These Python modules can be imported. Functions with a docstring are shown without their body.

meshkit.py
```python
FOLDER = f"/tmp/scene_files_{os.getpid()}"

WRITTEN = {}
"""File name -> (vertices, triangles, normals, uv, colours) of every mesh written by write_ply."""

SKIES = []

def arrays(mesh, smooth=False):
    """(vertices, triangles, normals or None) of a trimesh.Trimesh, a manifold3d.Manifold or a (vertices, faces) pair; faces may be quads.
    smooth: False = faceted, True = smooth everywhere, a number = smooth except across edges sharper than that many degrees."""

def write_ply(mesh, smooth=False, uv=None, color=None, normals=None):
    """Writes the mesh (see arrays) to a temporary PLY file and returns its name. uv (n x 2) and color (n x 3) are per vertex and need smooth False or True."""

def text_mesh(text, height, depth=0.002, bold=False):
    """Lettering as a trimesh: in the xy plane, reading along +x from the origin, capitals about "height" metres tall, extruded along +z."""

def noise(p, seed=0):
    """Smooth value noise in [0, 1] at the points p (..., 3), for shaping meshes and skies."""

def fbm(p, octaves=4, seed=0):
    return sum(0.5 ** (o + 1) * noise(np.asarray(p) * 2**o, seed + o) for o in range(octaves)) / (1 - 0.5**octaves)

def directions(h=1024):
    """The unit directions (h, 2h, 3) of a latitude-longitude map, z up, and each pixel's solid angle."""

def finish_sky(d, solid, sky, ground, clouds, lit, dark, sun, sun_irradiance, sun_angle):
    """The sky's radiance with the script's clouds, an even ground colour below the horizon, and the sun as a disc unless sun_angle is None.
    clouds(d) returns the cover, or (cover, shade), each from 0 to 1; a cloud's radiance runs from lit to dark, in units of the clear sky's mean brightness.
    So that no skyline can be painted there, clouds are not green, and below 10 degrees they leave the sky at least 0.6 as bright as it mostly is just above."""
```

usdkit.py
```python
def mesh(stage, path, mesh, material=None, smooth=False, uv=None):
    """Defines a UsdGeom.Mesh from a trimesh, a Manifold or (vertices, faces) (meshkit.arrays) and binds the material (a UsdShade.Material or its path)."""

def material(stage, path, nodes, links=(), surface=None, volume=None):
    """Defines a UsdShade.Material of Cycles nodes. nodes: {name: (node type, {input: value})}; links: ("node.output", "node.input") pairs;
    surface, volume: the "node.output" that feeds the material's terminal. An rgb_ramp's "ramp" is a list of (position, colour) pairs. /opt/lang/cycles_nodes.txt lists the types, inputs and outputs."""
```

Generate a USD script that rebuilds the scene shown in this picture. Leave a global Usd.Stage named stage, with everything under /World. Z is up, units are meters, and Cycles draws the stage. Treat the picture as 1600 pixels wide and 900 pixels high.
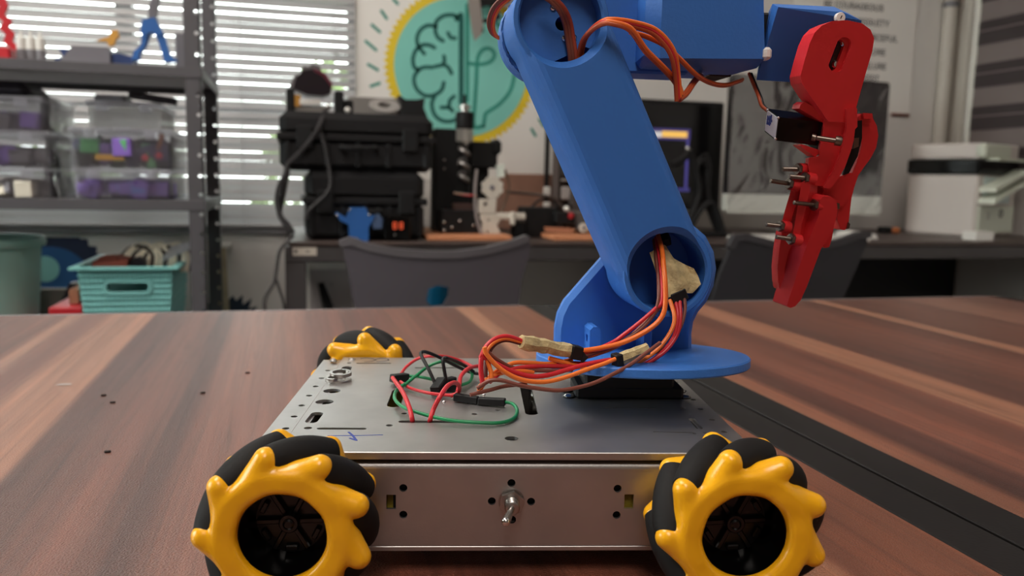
import math, random
import numpy as np, trimesh, manifold3d as m3
import usdkit, meshkit
from pxr import Usd, UsdGeom, UsdLux, UsdShade, Gf, Sdf
from shapely.geometry import Polygon, LineString, Point, box as sbox, MultiPolygon
from shapely.ops import unary_union
from shapely import affinity

stage = Usd.Stage.CreateInMemory()
UsdGeom.SetStageUpAxis(stage, 'Z'); UsdGeom.SetStageMetersPerUnit(stage, 1.0)
UsdGeom.Xform.Define(stage, '/World'); stage.SetDefaultPrim(stage.GetPrimAtPath('/World'))
random.seed(7); RNG = np.random.default_rng(7)

# ------------------------------------------------------------------ camera
F, PITCH, ROLL, YAW = 1290.0, math.radians(7.55), math.radians(1.2), math.radians(15)
TABLE = 0.75
CAM = np.array([0, 0, TABLE + .1463])
UP = np.array([0, 0, 1.0])
h0 = np.array([math.sin(YAW), math.cos(YAW), 0]); r0 = np.array([math.cos(YAW), -math.sin(YAW), 0])
cf = h0 * math.cos(PITCH) - UP * math.sin(PITCH); cu0 = h0 * math.sin(PITCH) + UP * math.cos(PITCH)
cr = math.cos(ROLL) * r0 + math.sin(ROLL) * cu0; cu = -math.sin(ROLL) * r0 + math.cos(ROLL) * cu0
cam = UsdGeom.Camera.Define(stage, '/World/camera')
cam.AddTransformOp().Set(Gf.Matrix4d(*cr, 0, *cu, 0, *(-cf), 0, *CAM, 1))
cam.CreateHorizontalApertureAttr(36.0); cam.CreateVerticalApertureAttr(20.25)
cam.CreateFocalLengthAttr(36.0 * F / 1600); cam.CreateClippingRangeAttr(Gf.Vec2f(.01, 100))
cam.CreateFStopAttr(13.0); cam.CreateFocusDistanceAttr(.33)
cam.CreateExposureAttr(.68)

# ------------------------------------------------------------------ light: overcast sky outside, office ceiling panels inside
dome = UsdLux.DomeLight.Define(stage, '/World/sky'); dome.CreateIntensityAttr(2.0); dome.CreateColorAttr(Gf.Vec3f(.96, 1.0, .98))
def rect(name, loc, sx, sy, power, color):
    l = UsdLux.RectLight.Define(stage, '/World/' + name)
    l.AddTranslateOp().Set(Gf.Vec3d(*loc)); l.CreateWidthAttr(sx); l.CreateHeightAttr(sy)
    l.CreateIntensityAttr(power); l.CreateColorAttr(Gf.Vec3f(*color)); return l
WARM = (1.0, .90, .82)
rect('ceiling_panel_light', (-.75, .9, 2.66), .6, 1.2, 9.0, WARM)
rect('ceiling_panel_light_001', (-.3, -1.0, 2.66), .6, 1.2, 8.5, WARM)
rect('ceiling_panel_light_002', (1.5, .9, 2.66), .6, 1.2, 1.2, WARM)

# ------------------------------------------------------------------ where a point of the photograph lies, on a plane at its true distance
def ray(x, y): return cf + cr * (x - 800) / F - cu * (y - 450) / F
def onz(x, y, z): d = ray(x, y); return CAM + d * (z - CAM[2]) / d[2]
def ony(x, y, Y): d = ray(x, y); return CAM + d * (Y - CAM[1]) / d[1]
def onx(x, y, X): d = ray(x, y); return CAM + d * (X - CAM[0]) / d[0]
def onp(x, y, p0, n): d = ray(x, y); return CAM + d * (np.dot(np.asarray(p0) - CAM, n) / np.dot(d, n))
class Frame:
    def __init__(s, o, ang):
        s.o = np.asarray(o, float); s.ang = ang
        s.x = np.array([math.cos(ang), math.sin(ang), 0]); s.y = np.array([-math.sin(ang), math.cos(ang), 0]); s.M = np.eye(4)
        s.M[:3, 0], s.M[:3, 1], s.M[:3, 2], s.M[:3, 3] = s.x, s.y, UP, s.o
    def out(s, p): p = np.atleast_2d(np.asarray(p, float)); return (p @ s.M[:3, :3].T + s.o)
    def inn(s, p): return (np.atleast_2d(p) - s.o) @ s.M[:3, :3]
    def ony(s, x, y, Y): return s.inn(onp(x, y, s.o + s.y * Y, s.y))[0]
    def onx(s, x, y, X): return s.inn(onp(x, y, s.o + s.x * X, s.x))[0]
    def onz(s, x, y, z): return s.inn(onz(x, y, s.o[2] + z))[0]
ro = h0 * .3665 - r0 * .004
ROB = Frame([ro[0], ro[1], TABLE], math.radians(-12))
ARM = Frame(ROB.out([.065, .005, 0])[0], math.radians(-7))
GRF = Frame(ROB.out([.065, .005, 0])[0], math.radians(-15))

# ------------------------------------------------------------------ scene helpers
taken = {}
def numbered(parent, name):
    k = (str(parent), name); n = taken.get(k, 0); taken[k] = n + 1
    return f'{parent}/{name}' + (f'_{n:03d}' if n else '')
class Thing:
    def __init__(s, name, label=None, cat=None, base=(0, 0, 0), rotz=0.0, group=None, kind=None):
        s.path = numbered('/World', name); s.base = np.asarray(base, float); s.rotz = rotz
        x = UsdGeom.Xform.Define(stage, s.path); x.AddTranslateOp().Set(Gf.Vec3d(*map(float, base)))
        if rotz: x.AddRotateZOp().Set(math.degrees(rotz))
        s.prim = x.GetPrim()
        for k, v in (('label', label), ('category', cat), ('group', group), ('kind', kind)):
            if v: s.prim.SetCustomDataByKey(k, v)
    def add(s, name, mesh, mat, parent=None, smooth=30, label=None, kind=None, local=False):
        v, f = arr(mesh)
        if not local:
            v = v - s.base
            if s.rotz:
                c, sn = math.cos(s.rotz), math.sin(s.rotz); v = v @ np.array([[c, -sn, 0], [sn, c, 0], [0, 0, 1]])
        p = numbered(parent or s.path, name)
        m = usdkit.mesh(stage, p, trimesh.Trimesh(v, f, process=False), mat, smooth=smooth)
        if label: m.GetPrim().SetCustomDataByKey('label', label)
        if kind: m.GetPrim().SetCustomDataByKey('kind', kind)
        return p
def arr(mesh):
    if hasattr(mesh, 'to_mesh'):
        q = mesh.to_mesh(); return np.array(q.vert_properties[:, :3], float), np.array(q.tri_verts)
    return np.array(mesh.vertices, float), np.array(mesh.faces)
def single(name, mesh, mat, label=None, cat=None, group=None, kind=None, smooth=30):
    v, f = arr(mesh); b = v.min(0); c = np.array([(v[:, 0].min() + v[:, 0].max()) / 2, (v[:, 1].min() + v[:, 1].max()) / 2, b[2]])
    p = numbered('/World', name)
    m = usdkit.mesh(stage, p, trimesh.Trimesh(v - c, f, process=False), mat, smooth=smooth); m.AddTranslateOp().Set(Gf.Vec3d(*map(float, c)))
    for k, val in (('label', label), ('category', cat), ('group', group), ('kind', kind)):
        if val: m.GetPrim().SetCustomDataByKey(k, val)
    return p
def struct(name, mesh, mat): return single(name, mesh, mat, kind='structure')
def copy_of(src, name, label, cat, base, rotz=0, group=None):
    t = Thing(name, label, cat, base, rotz, group)
    t.prim.GetReferences().AddInternalReference(src.path); t.prim.SetInstanceable(True)
    return t

# ------------------------------------------------------------------ mesh helpers
cat = trimesh.util.concatenate
def T(mesh, M): m = mesh.copy(); m.apply_transform(M); return m
def move(mesh, v): m = mesh.copy(); m.apply_translation(np.asarray(v, float)); return m
def rot(mesh, ang, ax, pt=(0, 0, 0)): return T(mesh, trimesh.transformations.rotation_matrix(ang, ax, pt))
def inframe(mesh, fr): return T(mesh, fr.M)
def tm(man): v, f = arr(man); return trimesh.Trimesh(v, f, process=False)
def man(mesh): return m3.Manifold(m3.Mesh(np.array(mesh.vertices, np.float32), np.array(mesh.faces, np.uint32)))
def hullpts(p): return tm(m3.Manifold.hull_points(np.asarray(p, float)))
def rbox(lo, hi, c=.002):
    lo, hi = np.minimum(lo, hi).astype(float), np.maximum(lo, hi).astype(float); c = min(c, *(0.45 * (hi - lo))); P = []
    for i in (0, 1):
        for j in (0, 1):
            for k in (0, 1):
                q = np.array([(lo, hi)[i][0], (lo, hi)[j][1], (lo, hi)[k][2]]); s = np.array([1 - 2 * i, 1 - 2 * j, 1 - 2 * k]) * c
                P += [q + s * [0, 1, 1], q + s * [1, 0, 1], q + s * [1, 1, 0]]
    return hullpts(P)
def box(lo, hi):
    lo, hi = np.minimum(lo, hi).astype(float), np.maximum(lo, hi).astype(float)
    m = trimesh.creation.box(hi - lo); m.apply_translation((lo + hi) / 2); return m
def cyl(p0, p1, r, r2=None, n=20):
    p0, p1 = np.asarray(p0, float), np.asarray(p1, float); L = np.linalg.norm(p1 - p0); r2 = r if r2 is None else r2
    c = min(.12 * min(r, r2) + 1e-5, .2 * L)
    m = lathe([(0, 0), (r - c, 0), (r, c), (r2, L - c), (r2 - c, L), (0, L)], n)
    return T(m, trimesh.geometry.align_vectors([0, 0, 1], (p1 - p0) / L)).apply_translation(p0)
def lathe(prof, n=32):
    prof = np.asarray(prof, float); k = len(prof); a = np.linspace(0, 2 * np.pi, n, endpoint=False)
    v = np.stack([np.outer(np.cos(a), prof[:, 0]), np.outer(np.sin(a), prof[:, 0]), np.broadcast_to(prof[:, 1], (n, k))], -1).reshape(-1, 3); f = []
    for i in range(n):
        j = (i + 1) % n
        for q in range(k - 1):
            A, B, C, D = i * k + q, j * k + q, j * k + q + 1, i * k + q + 1
            if prof[q, 0] > 1e-9: f.append((A, B, C))
            if prof[q + 1, 0] > 1e-9: f.append((A, C, D))
            if prof[q, 0] <= 1e-9 and prof[q + 1, 0] > 1e-9: pass
    m = trimesh.Trimesh(v, f, process=True); m.merge_vertices(); m.fix_normals(); return m
def smooth_path(p, n=8):
    p = np.asarray(p, float); q = np.vstack([2 * p[0] - p[1], p, 2 * p[-1] - p[-2]]); out = []
    for i in range(1, len(q) - 2):
        a, b, c, d = q[i - 1], q[i], q[i + 1], q[i + 2]
        for t in np.linspace(0, 1, n, endpoint=False):
            out.append(.5 * (2 * b + (c - a) * t + (2 * a - 5 * b + 4 * c - d) * t * t + (3 * b - a - 3 * c + d) * t ** 3))
    return np.array(out + [p[-1]])
def tube(path, r, seg=8, n=6, sm=True):
    p = smooth_path(path, n) if sm and len(path) > 2 else np.asarray(path, float)
    d = np.gradient(p, axis=0); d /= np.maximum(np.linalg.norm(d, axis=1, keepdims=True), 1e-12)
    ref = np.array([0, 0, 1.0]) if abs(d[0][2]) < .9 else np.array([1.0, 0, 0])
    nrm = np.cross(d[0], ref); nrm /= np.linalg.norm(nrm); V = []; a = np.linspace(0, 2 * np.pi, seg, endpoint=False)
    for i in range(len(p)):
        nrm = nrm - d[i] * (nrm @ d[i]); nrm /= np.linalg.norm(nrm); b = np.cross(d[i], nrm)
        rr = r[i] if np.ndim(r) else r
        V.append(p[i] + rr * (np.outer(np.cos(a), nrm) + np.outer(np.sin(a), b)))
    V = np.array(V).reshape(-1, 3); f = []
    for i in range(len(p) - 1):
        for j in range(seg):
            k = (j + 1) % seg; A, B, C, D = i * seg + j, i * seg + k, (i + 1) * seg + k, (i + 1) * seg + j; f += [(A, B, C), (A, C, D)]
    n0 = len(V); V = np.vstack([V, p[0], p[-1]])
    for j in range(seg):
        k = (j + 1) % seg; f += [(n0, k, j), (n0 + 1, (len(p) - 1) * seg + j, (len(p) - 1) * seg + k)]
    m = trimesh.Trimesh(V, f, process=False); m.fix_normals(); return m
def ext(poly, h, z0=0.0):
    gs = [g for g in getattr(poly, 'geoms', [poly]) if g.area > 1e-12]
    return move(cat([trimesh.creation.extrude_polygon(g, h, engine='earcut') for g in gs]), (0, 0, z0))
def bev(poly, h, c):
    """An extruded outline whose top and bottom edges are chamfered by c."""
    gs = [g for g in getattr(poly, 'geoms', [poly]) if g.area > 1e-12]; out = []
    for g in gs:
        steps = 3; slabs = []
        for k in range(steps):
            a0 = c * k / steps; d = c - a0
            inner = g.buffer(-d, join_style=2)
            if inner.is_empty: continue
            slabs.append((inner, a0, h - 2 * a0))
        slabs.append((g, c, h - 2 * c))
        for inner, z0, hh in slabs: out.append(ext(inner, hh, z0))
    return cat(out)
def loft(poly, h, c, top=True, bottom=True):
    """Chamfered extrusion of one outline without holes, by moving each corner in along its bisector."""
    p = np.array(Polygon(poly).exterior.coords)[:-1] if not hasattr(poly, 'exterior') else np.array(poly.exterior.coords)[:-1]
    if Polygon(p).exterior.is_ccw is False: p = p[::-1]
    e0 = p - np.roll(p, 1, 0); e1 = np.roll(p, -1, 0) - p
    n0 = np.stack([-e0[:, 1], e0[:, 0]], 1) / np.linalg.norm(e0, axis=1)[:, None]; n1 = np.stack([-e1[:, 1], e1[:, 0]], 1) / np.linalg.norm(e1, axis=1)[:, None]
    b = n0 + n1; b = b / np.maximum((b * n0).sum(1), .35)[:, None]
    inn = p + b * c; levels = ([(inn, 0), (p, c)] if bottom else [(p, 0)]) + ([(p, h - c), (inn, h)] if top else [(p, h)])
    k = len(p); V = np.vstack([np.column_stack([q, np.full(k, z)]) for q, z in levels]); f = []
    for L in range(len(levels) - 1):
        for i in range(k):
            j = (i + 1) % k; A, B, C, D = L * k + i, L * k + j, (L + 1) * k + j, (L + 1) * k + i; f += [(A, B, C), (A, C, D)]
    tv, tf = trimesh.creation.triangulate_polygon(Polygon(levels[0][0]), engine='earcut')
    def cap(q, off, flip):
        tv, tf = trimesh.creation.triangulate_polygon(Polygon(q), engine='earcut')
        idx = [int(np.argmin(((q - t) ** 2).sum(1))) for t in tv]
        return [tuple((idx[t] + off for t in (tri[::-1] if flip else tri))) for tri in tf]
    f += cap(levels[0][0], 0, True) + cap(levels[-1][0], (len(levels) - 1) * k, False)
    m = trimesh.Trimesh(V, f, process=False); m.fix_normals(); return m
def prism(p3, vec):
    """A planar outline in space swept along vec."""
    p3 = np.asarray(p3, float); vec = np.asarray(vec, float); n = np.zeros(3)
    for i in range(len(p3)): n += np.cross(p3[i] - p3[0], p3[(i + 1) % len(p3)] - p3[0])
    n /= np.linalg.norm(n); u = np.cross(n, [0.3, .5, .8]); u /= np.linalg.norm(u); w = np.cross(n, u)
    q = np.stack([p3 @ u, p3 @ w], 1); tv, tf = trimesh.creation.triangulate_polygon(Polygon(q), engine='earcut')
    idx = np.array([int(np.argmin(((q - t) ** 2).sum(1))) for t in tv]); tf = idx[tf]; k = len(p3)
    f = [*map(tuple, tf[:, ::-1]), *map(tuple, tf + k)]
    for i in range(k):
        j = (i + 1) % k; f += [(i, j, k + j), (i, k + j, k + i)]
    m = trimesh.Trimesh(np.vstack([p3, p3 + vec]), f, process=False); m.merge_vertices(); m.fix_normals(); return m
def ribbon(pts, w): return LineString(pts).buffer(w / 2)
def rounded(poly, r): return poly.buffer(-r).buffer(2 * r).buffer(-r)
def rrect(x0, y0, x1, y1, r, n=5): return sbox(min(x0, x1) + r, min(y0, y1) + r, max(x0, x1) - r, max(y0, y1) - r).buffer(r, quad_segs=n)
def wallplate(poly, y, t):
    """An outline in (x, z) as a plate whose back lies on the plane y, thickness t towards the room (-y)."""
    m = ext(poly, t); v = m.vertices.copy(); m.vertices = np.stack([v[:, 0], y - v[:, 2], v[:, 1]], 1); m.fix_normals(); return m
def text(s, height, depth=.001, bold=False): return meshkit.text_mesh(s, height, depth, bold)
def xz(mesh, y):
    """A mesh modelled in xy with depth z, stood up in the xz plane facing -y."""
    v = mesh.vertices.copy(); m = mesh.copy(); m.vertices = np.stack([v[:, 0], y - v[:, 2], v[:, 1]], 1); m.fix_normals(); return m

# ------------------------------------------------------------------ materials
LK = '/World/Looks'; UsdGeom.Scope.Define(stage, LK)
def lin(r, g, b): return tuple(((c / 255) / 12.92 if c / 255 <= .04045 else ((c / 255 + .055) / 1.055) ** 2.4) for c in (r, g, b))
def mat(name, color, rough=.5, metal=0.0, bump=0.0, bscale=400.0, var=0.0, vscale=30.0, spec=.5, coat=0.0, emit=None, estr=0.0, trans=0.0, **kw):
    n = {'p': ('principled_bsdf', dict(base_color=color, roughness=rough, metallic=metal, specular_ior_level=spec, coat_weight=coat, transmission_weight=trans, **kw))}; L = []
    if emit: n['p'][1].update(emission_color=emit, emission_strength=estr)
    if bump or var: n['g'] = ('texture_coordinate', {})
    if var:
        n['vn'] = ('noise_texture', {'scale': vscale, 'detail': 4}); n['vr'] = ('rgb_ramp', {'ramp': [(.3, tuple(c * (1 - var) for c in color)), (.7, tuple(min(1, c * (1 + var)) for c in color))]})
        L += [('g.object', 'vn.vector'), ('vn.fac', 'vr.fac'), ('vr.color', 'p.base_color')]
    if bump:
        n['bn'] = ('noise_texture', {'scale': bscale, 'detail': 3}); n['b'] = ('bump', {'strength': bump, 'distance': .001})
        L += [('g.object', 'bn.vector'), ('bn.fac', 'b.height'), ('b.normal', 'p.normal')]
    return usdkit.material(stage, f'{LK}/{name}', n, L, surface='p.BSDF')
def clear(name, tint=(1, 1, 1), rough=.05, haze=None, hazefac=0.0, ior=1.45, tl=.75):
    n = {'t': ('transparent_bsdf', {'color': tint}), 'gl': ('glossy_bsdf', {'color': (1, 1, 1), 'roughness': rough}), 'fr': ('fresnel', {'IOR': ior}), 'm': ('mix_closure', {})}
    L = [('fr.fac', 'm.fac'), ('t.BSDF', 'm.closure1'), ('gl.BSDF', 'm.closure2')]; out = 'm.closure'
    if haze:
        n['d'] = ('diffuse_bsdf', {'color': haze}); n['tr'] = ('translucent_bsdf', {'color': haze}); n['dm'] = ('mix_closure', {'fac': tl}); n['m2'] = ('mix_closure', {'fac': hazefac})
        L += [('d.BSDF', 'dm.closure1'), ('tr.BSDF', 'dm.closure2'), ('m.closure', 'm2.closure1'), ('dm.closure', 'm2.closure2')]; out = 'm2.closure'
    return usdkit.material(stage, f'{LK}/{name}', n, L, surface=out)
def wood(name):
    # laminate print: the veneer's bands across x with sharp and soft edges, fine streaks along y, a faint pressed grain
    bands = [(-.32, (112, 75, 64)), (-.262, (120, 82, 70)), (-.26, (104, 70, 60)), (-.219, (112, 76, 65)), (-.217, (152, 114, 97)), (-.206, (150, 112, 95)), (-.204, (112, 76, 66)), (-.182, (120, 82, 71)), (-.178, (148, 110, 93)), (-.138, (156, 116, 97)),
             (-.135, (84, 55, 48)), (-.11, (98, 66, 57)), (-.09, (116, 78, 67)), (-.074, (104, 70, 60)), (-.070, (84, 56, 49)), (-.057, (90, 60, 52)), (-.052, (122, 84, 72)), (.008, (128, 87, 74)), (.014, (112, 70, 58)), (.045, (126, 80, 66)), (.07, (108, 66, 55)), (.10, (128, 82, 68)), (.14, (116, 72, 60)), (.178, (96, 58, 49)), (.181, (168, 124, 101)), (.198, (160, 115, 92)), (.202, (124, 79, 62)), (.26, (134, 87, 68)),
             (.30, (138, 92, 73)), (.330, (142, 95, 75)), (.334, (82, 49, 42)), (.362, (90, 54, 46)), (.368, (124, 78, 63)), (.398, (116, 72, 58)), (.42, (104, 64, 53)), (.438, (112, 70, 57)), (.442, (156, 112, 90)), (.478, (148, 104, 84)), (.482, (88, 54, 46)), (.53, (104, 65, 54)), (.58, (114, 71, 58)), (.632, (96, 60, 51)), (.636, (156, 115, 95)), (.654, (150, 108, 89)), (.658, (98, 63, 54)), (.72, (112, 74, 63)), (.768, (104, 69, 60)), (.772, (136, 98, 86)), (.85, (124, 88, 77)), (.855, (104, 70, 62)), (.96, (112, 76, 66))]
    n = {'g': ('geometry', {}), 'sx': ('separate_xyz', {}),
         'wp': ('mapping', {'scale': (5, 1.6, 1)}), 'wv': ('noise_texture', {'scale': 1.0, 'detail': 2}), 'wm': ('math', {'math_type': 'multiply_add', 'value2': .014}),
         'mr': ('map_range', {'from_min': -.313, 'from_max': .967, 'to_min': 0.0, 'to_max': 1.0}),
         'br': ('rgb_ramp', {'ramp': [((x + .32) / 1.28, lin(col[0] * .97, col[1] * .92, col[2] * .88)) for x, col in bands]}),
         'mp': ('mapping', {'scale': (210, 5, 1)}), 'st': ('noise_texture', {'scale': 1.0, 'detail': 5, 'roughness': .65, 'distortion': .9}),
         'sr': ('rgb_ramp', {'ramp': [(.3, (.66, .64, .62)), (.5, (1, 1, 1)), (.75, (1.2, 1.16, 1.12))]}), 'mx': ('mix', {'mix_type': 'multiply', 'fac': .9}), 'mq': ('mapping', {'scale': (85, 1.6, 1)}), 'sq': ('noise_texture', {'scale': 1.0, 'detail': 4, 'roughness': .6, 'distortion': .6}), 'qr': ('rgb_ramp', {'ramp': [(.3, (.62, .57, .54)), (.48, (.98, .98, .98)), (.56, (1.06, 1.03, 1.0)), (.72, (1.38, 1.30, 1.22))]}), 'my': ('mix', {'mix_type': 'multiply', 'fac': .85}),
         'fn': ('noise_texture', {'scale': 1100, 'detail': 2}), 'b': ('bump', {'strength': .8, 'distance': .0008}),
         'p': ('principled_bsdf', {'roughness': .31, 'specular_ior_level': .55})}
    L = [('g.position', 'wp.vector'), ('wp.vector', 'wv.vector'), ('g.position', 'sx.vector'), ('wv.fac', 'wm.value1'), ('sx.x', 'wm.value3'), ('wm.value', 'mr.value'), ('mr.result', 'br.fac'),
         ('g.position', 'mp.vector'), ('mp.vector', 'st.vector'), ('st.fac', 'sr.fac'), ('br.color', 'mx.color1'), ('sr.color', 'mx.color2'), ('mx.color', 'my.color1'), ('g.position', 'mq.vector'), ('mq.vector', 'sq.vector'), ('sq.fac', 'qr.fac'), ('qr.color', 'my.color2'), ('my.color', 'p.base_color'),
         ('g.position', 'fn.vector'), ('fn.fac', 'b.height'), ('b.normal', 'p.normal')]
    return usdkit.material(stage, f'{LK}/{name}', n, L, surface='p.BSDF')
WOOD = wood('walnut_laminate')
BLACKEDGE = mat('black_edge_rubber', lin(25, 22, 22), .6, bump=.1, bscale=600, spec=.3)
STEEL = mat('brushed_steel', (.46, .45, .44), .44, 1.0, bump=.06, bscale=1500, var=.06, vscale=60)
STEELEDGE = mat('steel_cut_edge', (.50, .47, .45), .45, 1.0)
CHROME = mat('bright_steel', (.72, .70, .67), .18, 1.0)
NICKEL = mat('dull_nickel', (.42, .40, .38), .3, 1.0)
BOLT = mat('bolt_steel', lin(128, 117, 108), .38, 1.0)
YELLOW = mat('yellow_plastic', lin(238, 172, 20), .27, spec=.5, bump=.03, bscale=90)
RUBBER = mat('black_rubber', lin(20, 19, 19), .7, spec=.25, bump=.1, bscale=900)
BLACKP = mat('black_plastic', lin(4, 4, 4), .22, spec=.45)
BLACKM = mat('matte_black', lin(16, 16, 18), .6, spec=.35)
BLUE = mat('blue_filament', lin(53, 110, 189), .5, bump=.12, bscale=700, spec=.4)
BLUER = mat('blue_filament_rough', lin(53, 107, 182), .6, bump=.9, bscale=260)
RED = mat('red_filament', lin(212, 44, 48), .38, bump=.08, bscale=700)
WIRER = mat('red_wire', lin(196, 38, 48), .38)
WIREO = mat('orange_wire', lin(232, 112, 40), .38)
WIREB = mat('brown_wire', lin(120, 66, 54), .4)
WIREG = mat('green_wire', lin(20, 128, 78), .38)
WIREK = mat('black_wire', lin(22, 22, 22), .4)
TAPE = mat('masking_tape', lin(184, 166, 122), .75, bump=.9, bscale=500, var=.3, vscale=200)
WHITEP = mat('white_plastic', lin(232, 230, 224), .4)
LABELW = mat('white_label', lin(225, 228, 236), .5)
INKB = mat('blue_ink', lin(44, 66, 150), .6)
INKG = mat('grey_marker', lin(78, 76, 78), .6)
PCBY = mat('motor_yellow', lin(214, 190, 70), .45)

# ================================================================== the room
WY, WX = 2.45, 2.25
PAINT = mat('wall_paint', lin(222, 218, 213), .7, bump=.06, bscale=250)
PAINTR = PAINT
CEIL = mat('ceiling_paint', lin(215, 212, 206), .8)
FLOOR = mat('floor_vinyl', lin(96, 92, 90), .5, var=.15, vscale=8)
FRAMEM = mat('window_aluminium', lin(120, 120, 124), .45, .3)
struct('floor', box((-2.4, -2.2, -.05), (2.45, 2.7, 0)), FLOOR)
struct('ceiling', box((-2.4, -2.2, 2.7), (2.45, 2.7, 2.75)), CEIL)
WX0, WX1, WZ0, WZ1 = -1.9, .185, .745, 2.15
back = sbox(-2.4, 0, WX + .1, 2.7).difference(sbox(WX0, WZ0, WX1, WZ1))
m = ext(back, .12); v = m.vertices.copy(); m.vertices = np.stack([v[:, 0], WY + v[:, 2], v[:, 1]], 1); m.fix_normals()
struct('wall_back', m, PAINT)
RY0, RY1, RZ0, RZ1 = .9, 2.365, 1.02, 2.2
side = sbox(-2.2, 0, WY, 2.7).difference(sbox(RY0, RZ0, RY1, RZ1))
m = ext(side, .12); v = m.vertices.copy(); m.vertices = np.stack([WX + v[:, 2], v[:, 0], v[:, 1]], 1); m.fix_normals()
struct('wall_right', m, PAINT)
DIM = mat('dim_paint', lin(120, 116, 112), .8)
LW = (.25, 1.6, .95, 2.15)
m = ext(sbox(-2.2, 0, WY, 2.7).difference(sbox(LW[0], LW[2], LW[1], LW[3])), .1); v = m.vertices.copy(); m.vertices = np.stack([-2.4 + v[:, 2], v[:, 0], v[:, 1]], 1); m.fix_normals()
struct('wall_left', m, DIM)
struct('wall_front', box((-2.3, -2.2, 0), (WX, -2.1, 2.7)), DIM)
# window in the back wall: frame, panes and a horizontal blind
win = Thing('window_1', 'wide window with grey aluminium frame behind the horizontal blind', base=(WX0, WY + .06, WZ0), kind='structure')
GLASS = clear('window_glass', (.97, .99, .98))
def bar(lo, hi): return rbox(lo, hi, .003)
yg = WY + .06
mull = [WX0, -1.42, -.92, -.43, WX1]
for x in mull: win.add('window_frame', bar((x - .022, yg - .02, WZ0), (x + .022, yg + .03, WZ1)), FRAMEM)
for z in (WZ0 + .015, 1.06, 1.40, WZ1 - .015): win.add('window_frame', bar((WX0, yg - .018, z - .017), (WX1, yg + .028, z + .017)), FRAMEM)
for a, b in zip(mull[:-1], mull[1:]): win.add('pane', box((a + .02, yg, WZ0 + .03), (b - .02, yg + .004, WZ1 - .03)), GLASS)
win.add('window_sill', rbox((WX0 - .01, WY - .015, WZ0 - .020), (WX1, WY + .11, WZ0), .003), mat('sill_grey', lin(140, 138, 140), .5))
SLAT = mat('blind_slat', lin(172, 171, 172), .45)
bl = Thing('window_blind', 'horizontal slatted blind with thin pale grey slats over the back window', 'blind', base=((WX0 + WX1) / 2, WY - .01, WZ0))
z = WZ0 + .012; k = 0
while z < 2.1:
    t = math.radians(63 + 3 * math.sin(k * 1.7)); hw = .0125
    dy, dz = hw * math.cos(t), hw * math.sin(t); zc = z + .001 * math.sin(k * 2.3)
    P = [(dy, dz), (0, .0018), (-dy, -dz), (-dy, -dz - .0005), (0, .0012), (dy, dz - .0005)]
    s = ext(Polygon(P), WX1 - WX0 - .01); v = s.vertices.copy(); s.vertices = np.stack([WX0 + .005 + v[:, 2], WY - .012 + v[:, 0], zc + v[:, 1]], 1); s.fix_normals()
    bl.add('slat', s, SLAT, smooth=False); z += .0232; k += 1
bl.add('bottom_rail', rbox((WX0 + .005, WY - .026, WZ0 + .0005), (WX1 - .005, WY - .002, WZ0 + .009), .002), SLAT)
bl.add('headrail', rbox((WX0 + .005, WY - .035, 2.1), (WX1 - .005, WY, 2.145), .002), SLAT)
for x in (-1.5, -.75, -.13, .12): bl.add('ladder_cord', cat([cyl((x, WY - .026, WZ0 + .01), (x, WY - .026, 2.1), .0009, n=5), cyl((x, WY + .001, WZ0 + .01), (x, WY + .001, 2.1), .0009, n=5)]), SLAT)
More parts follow.
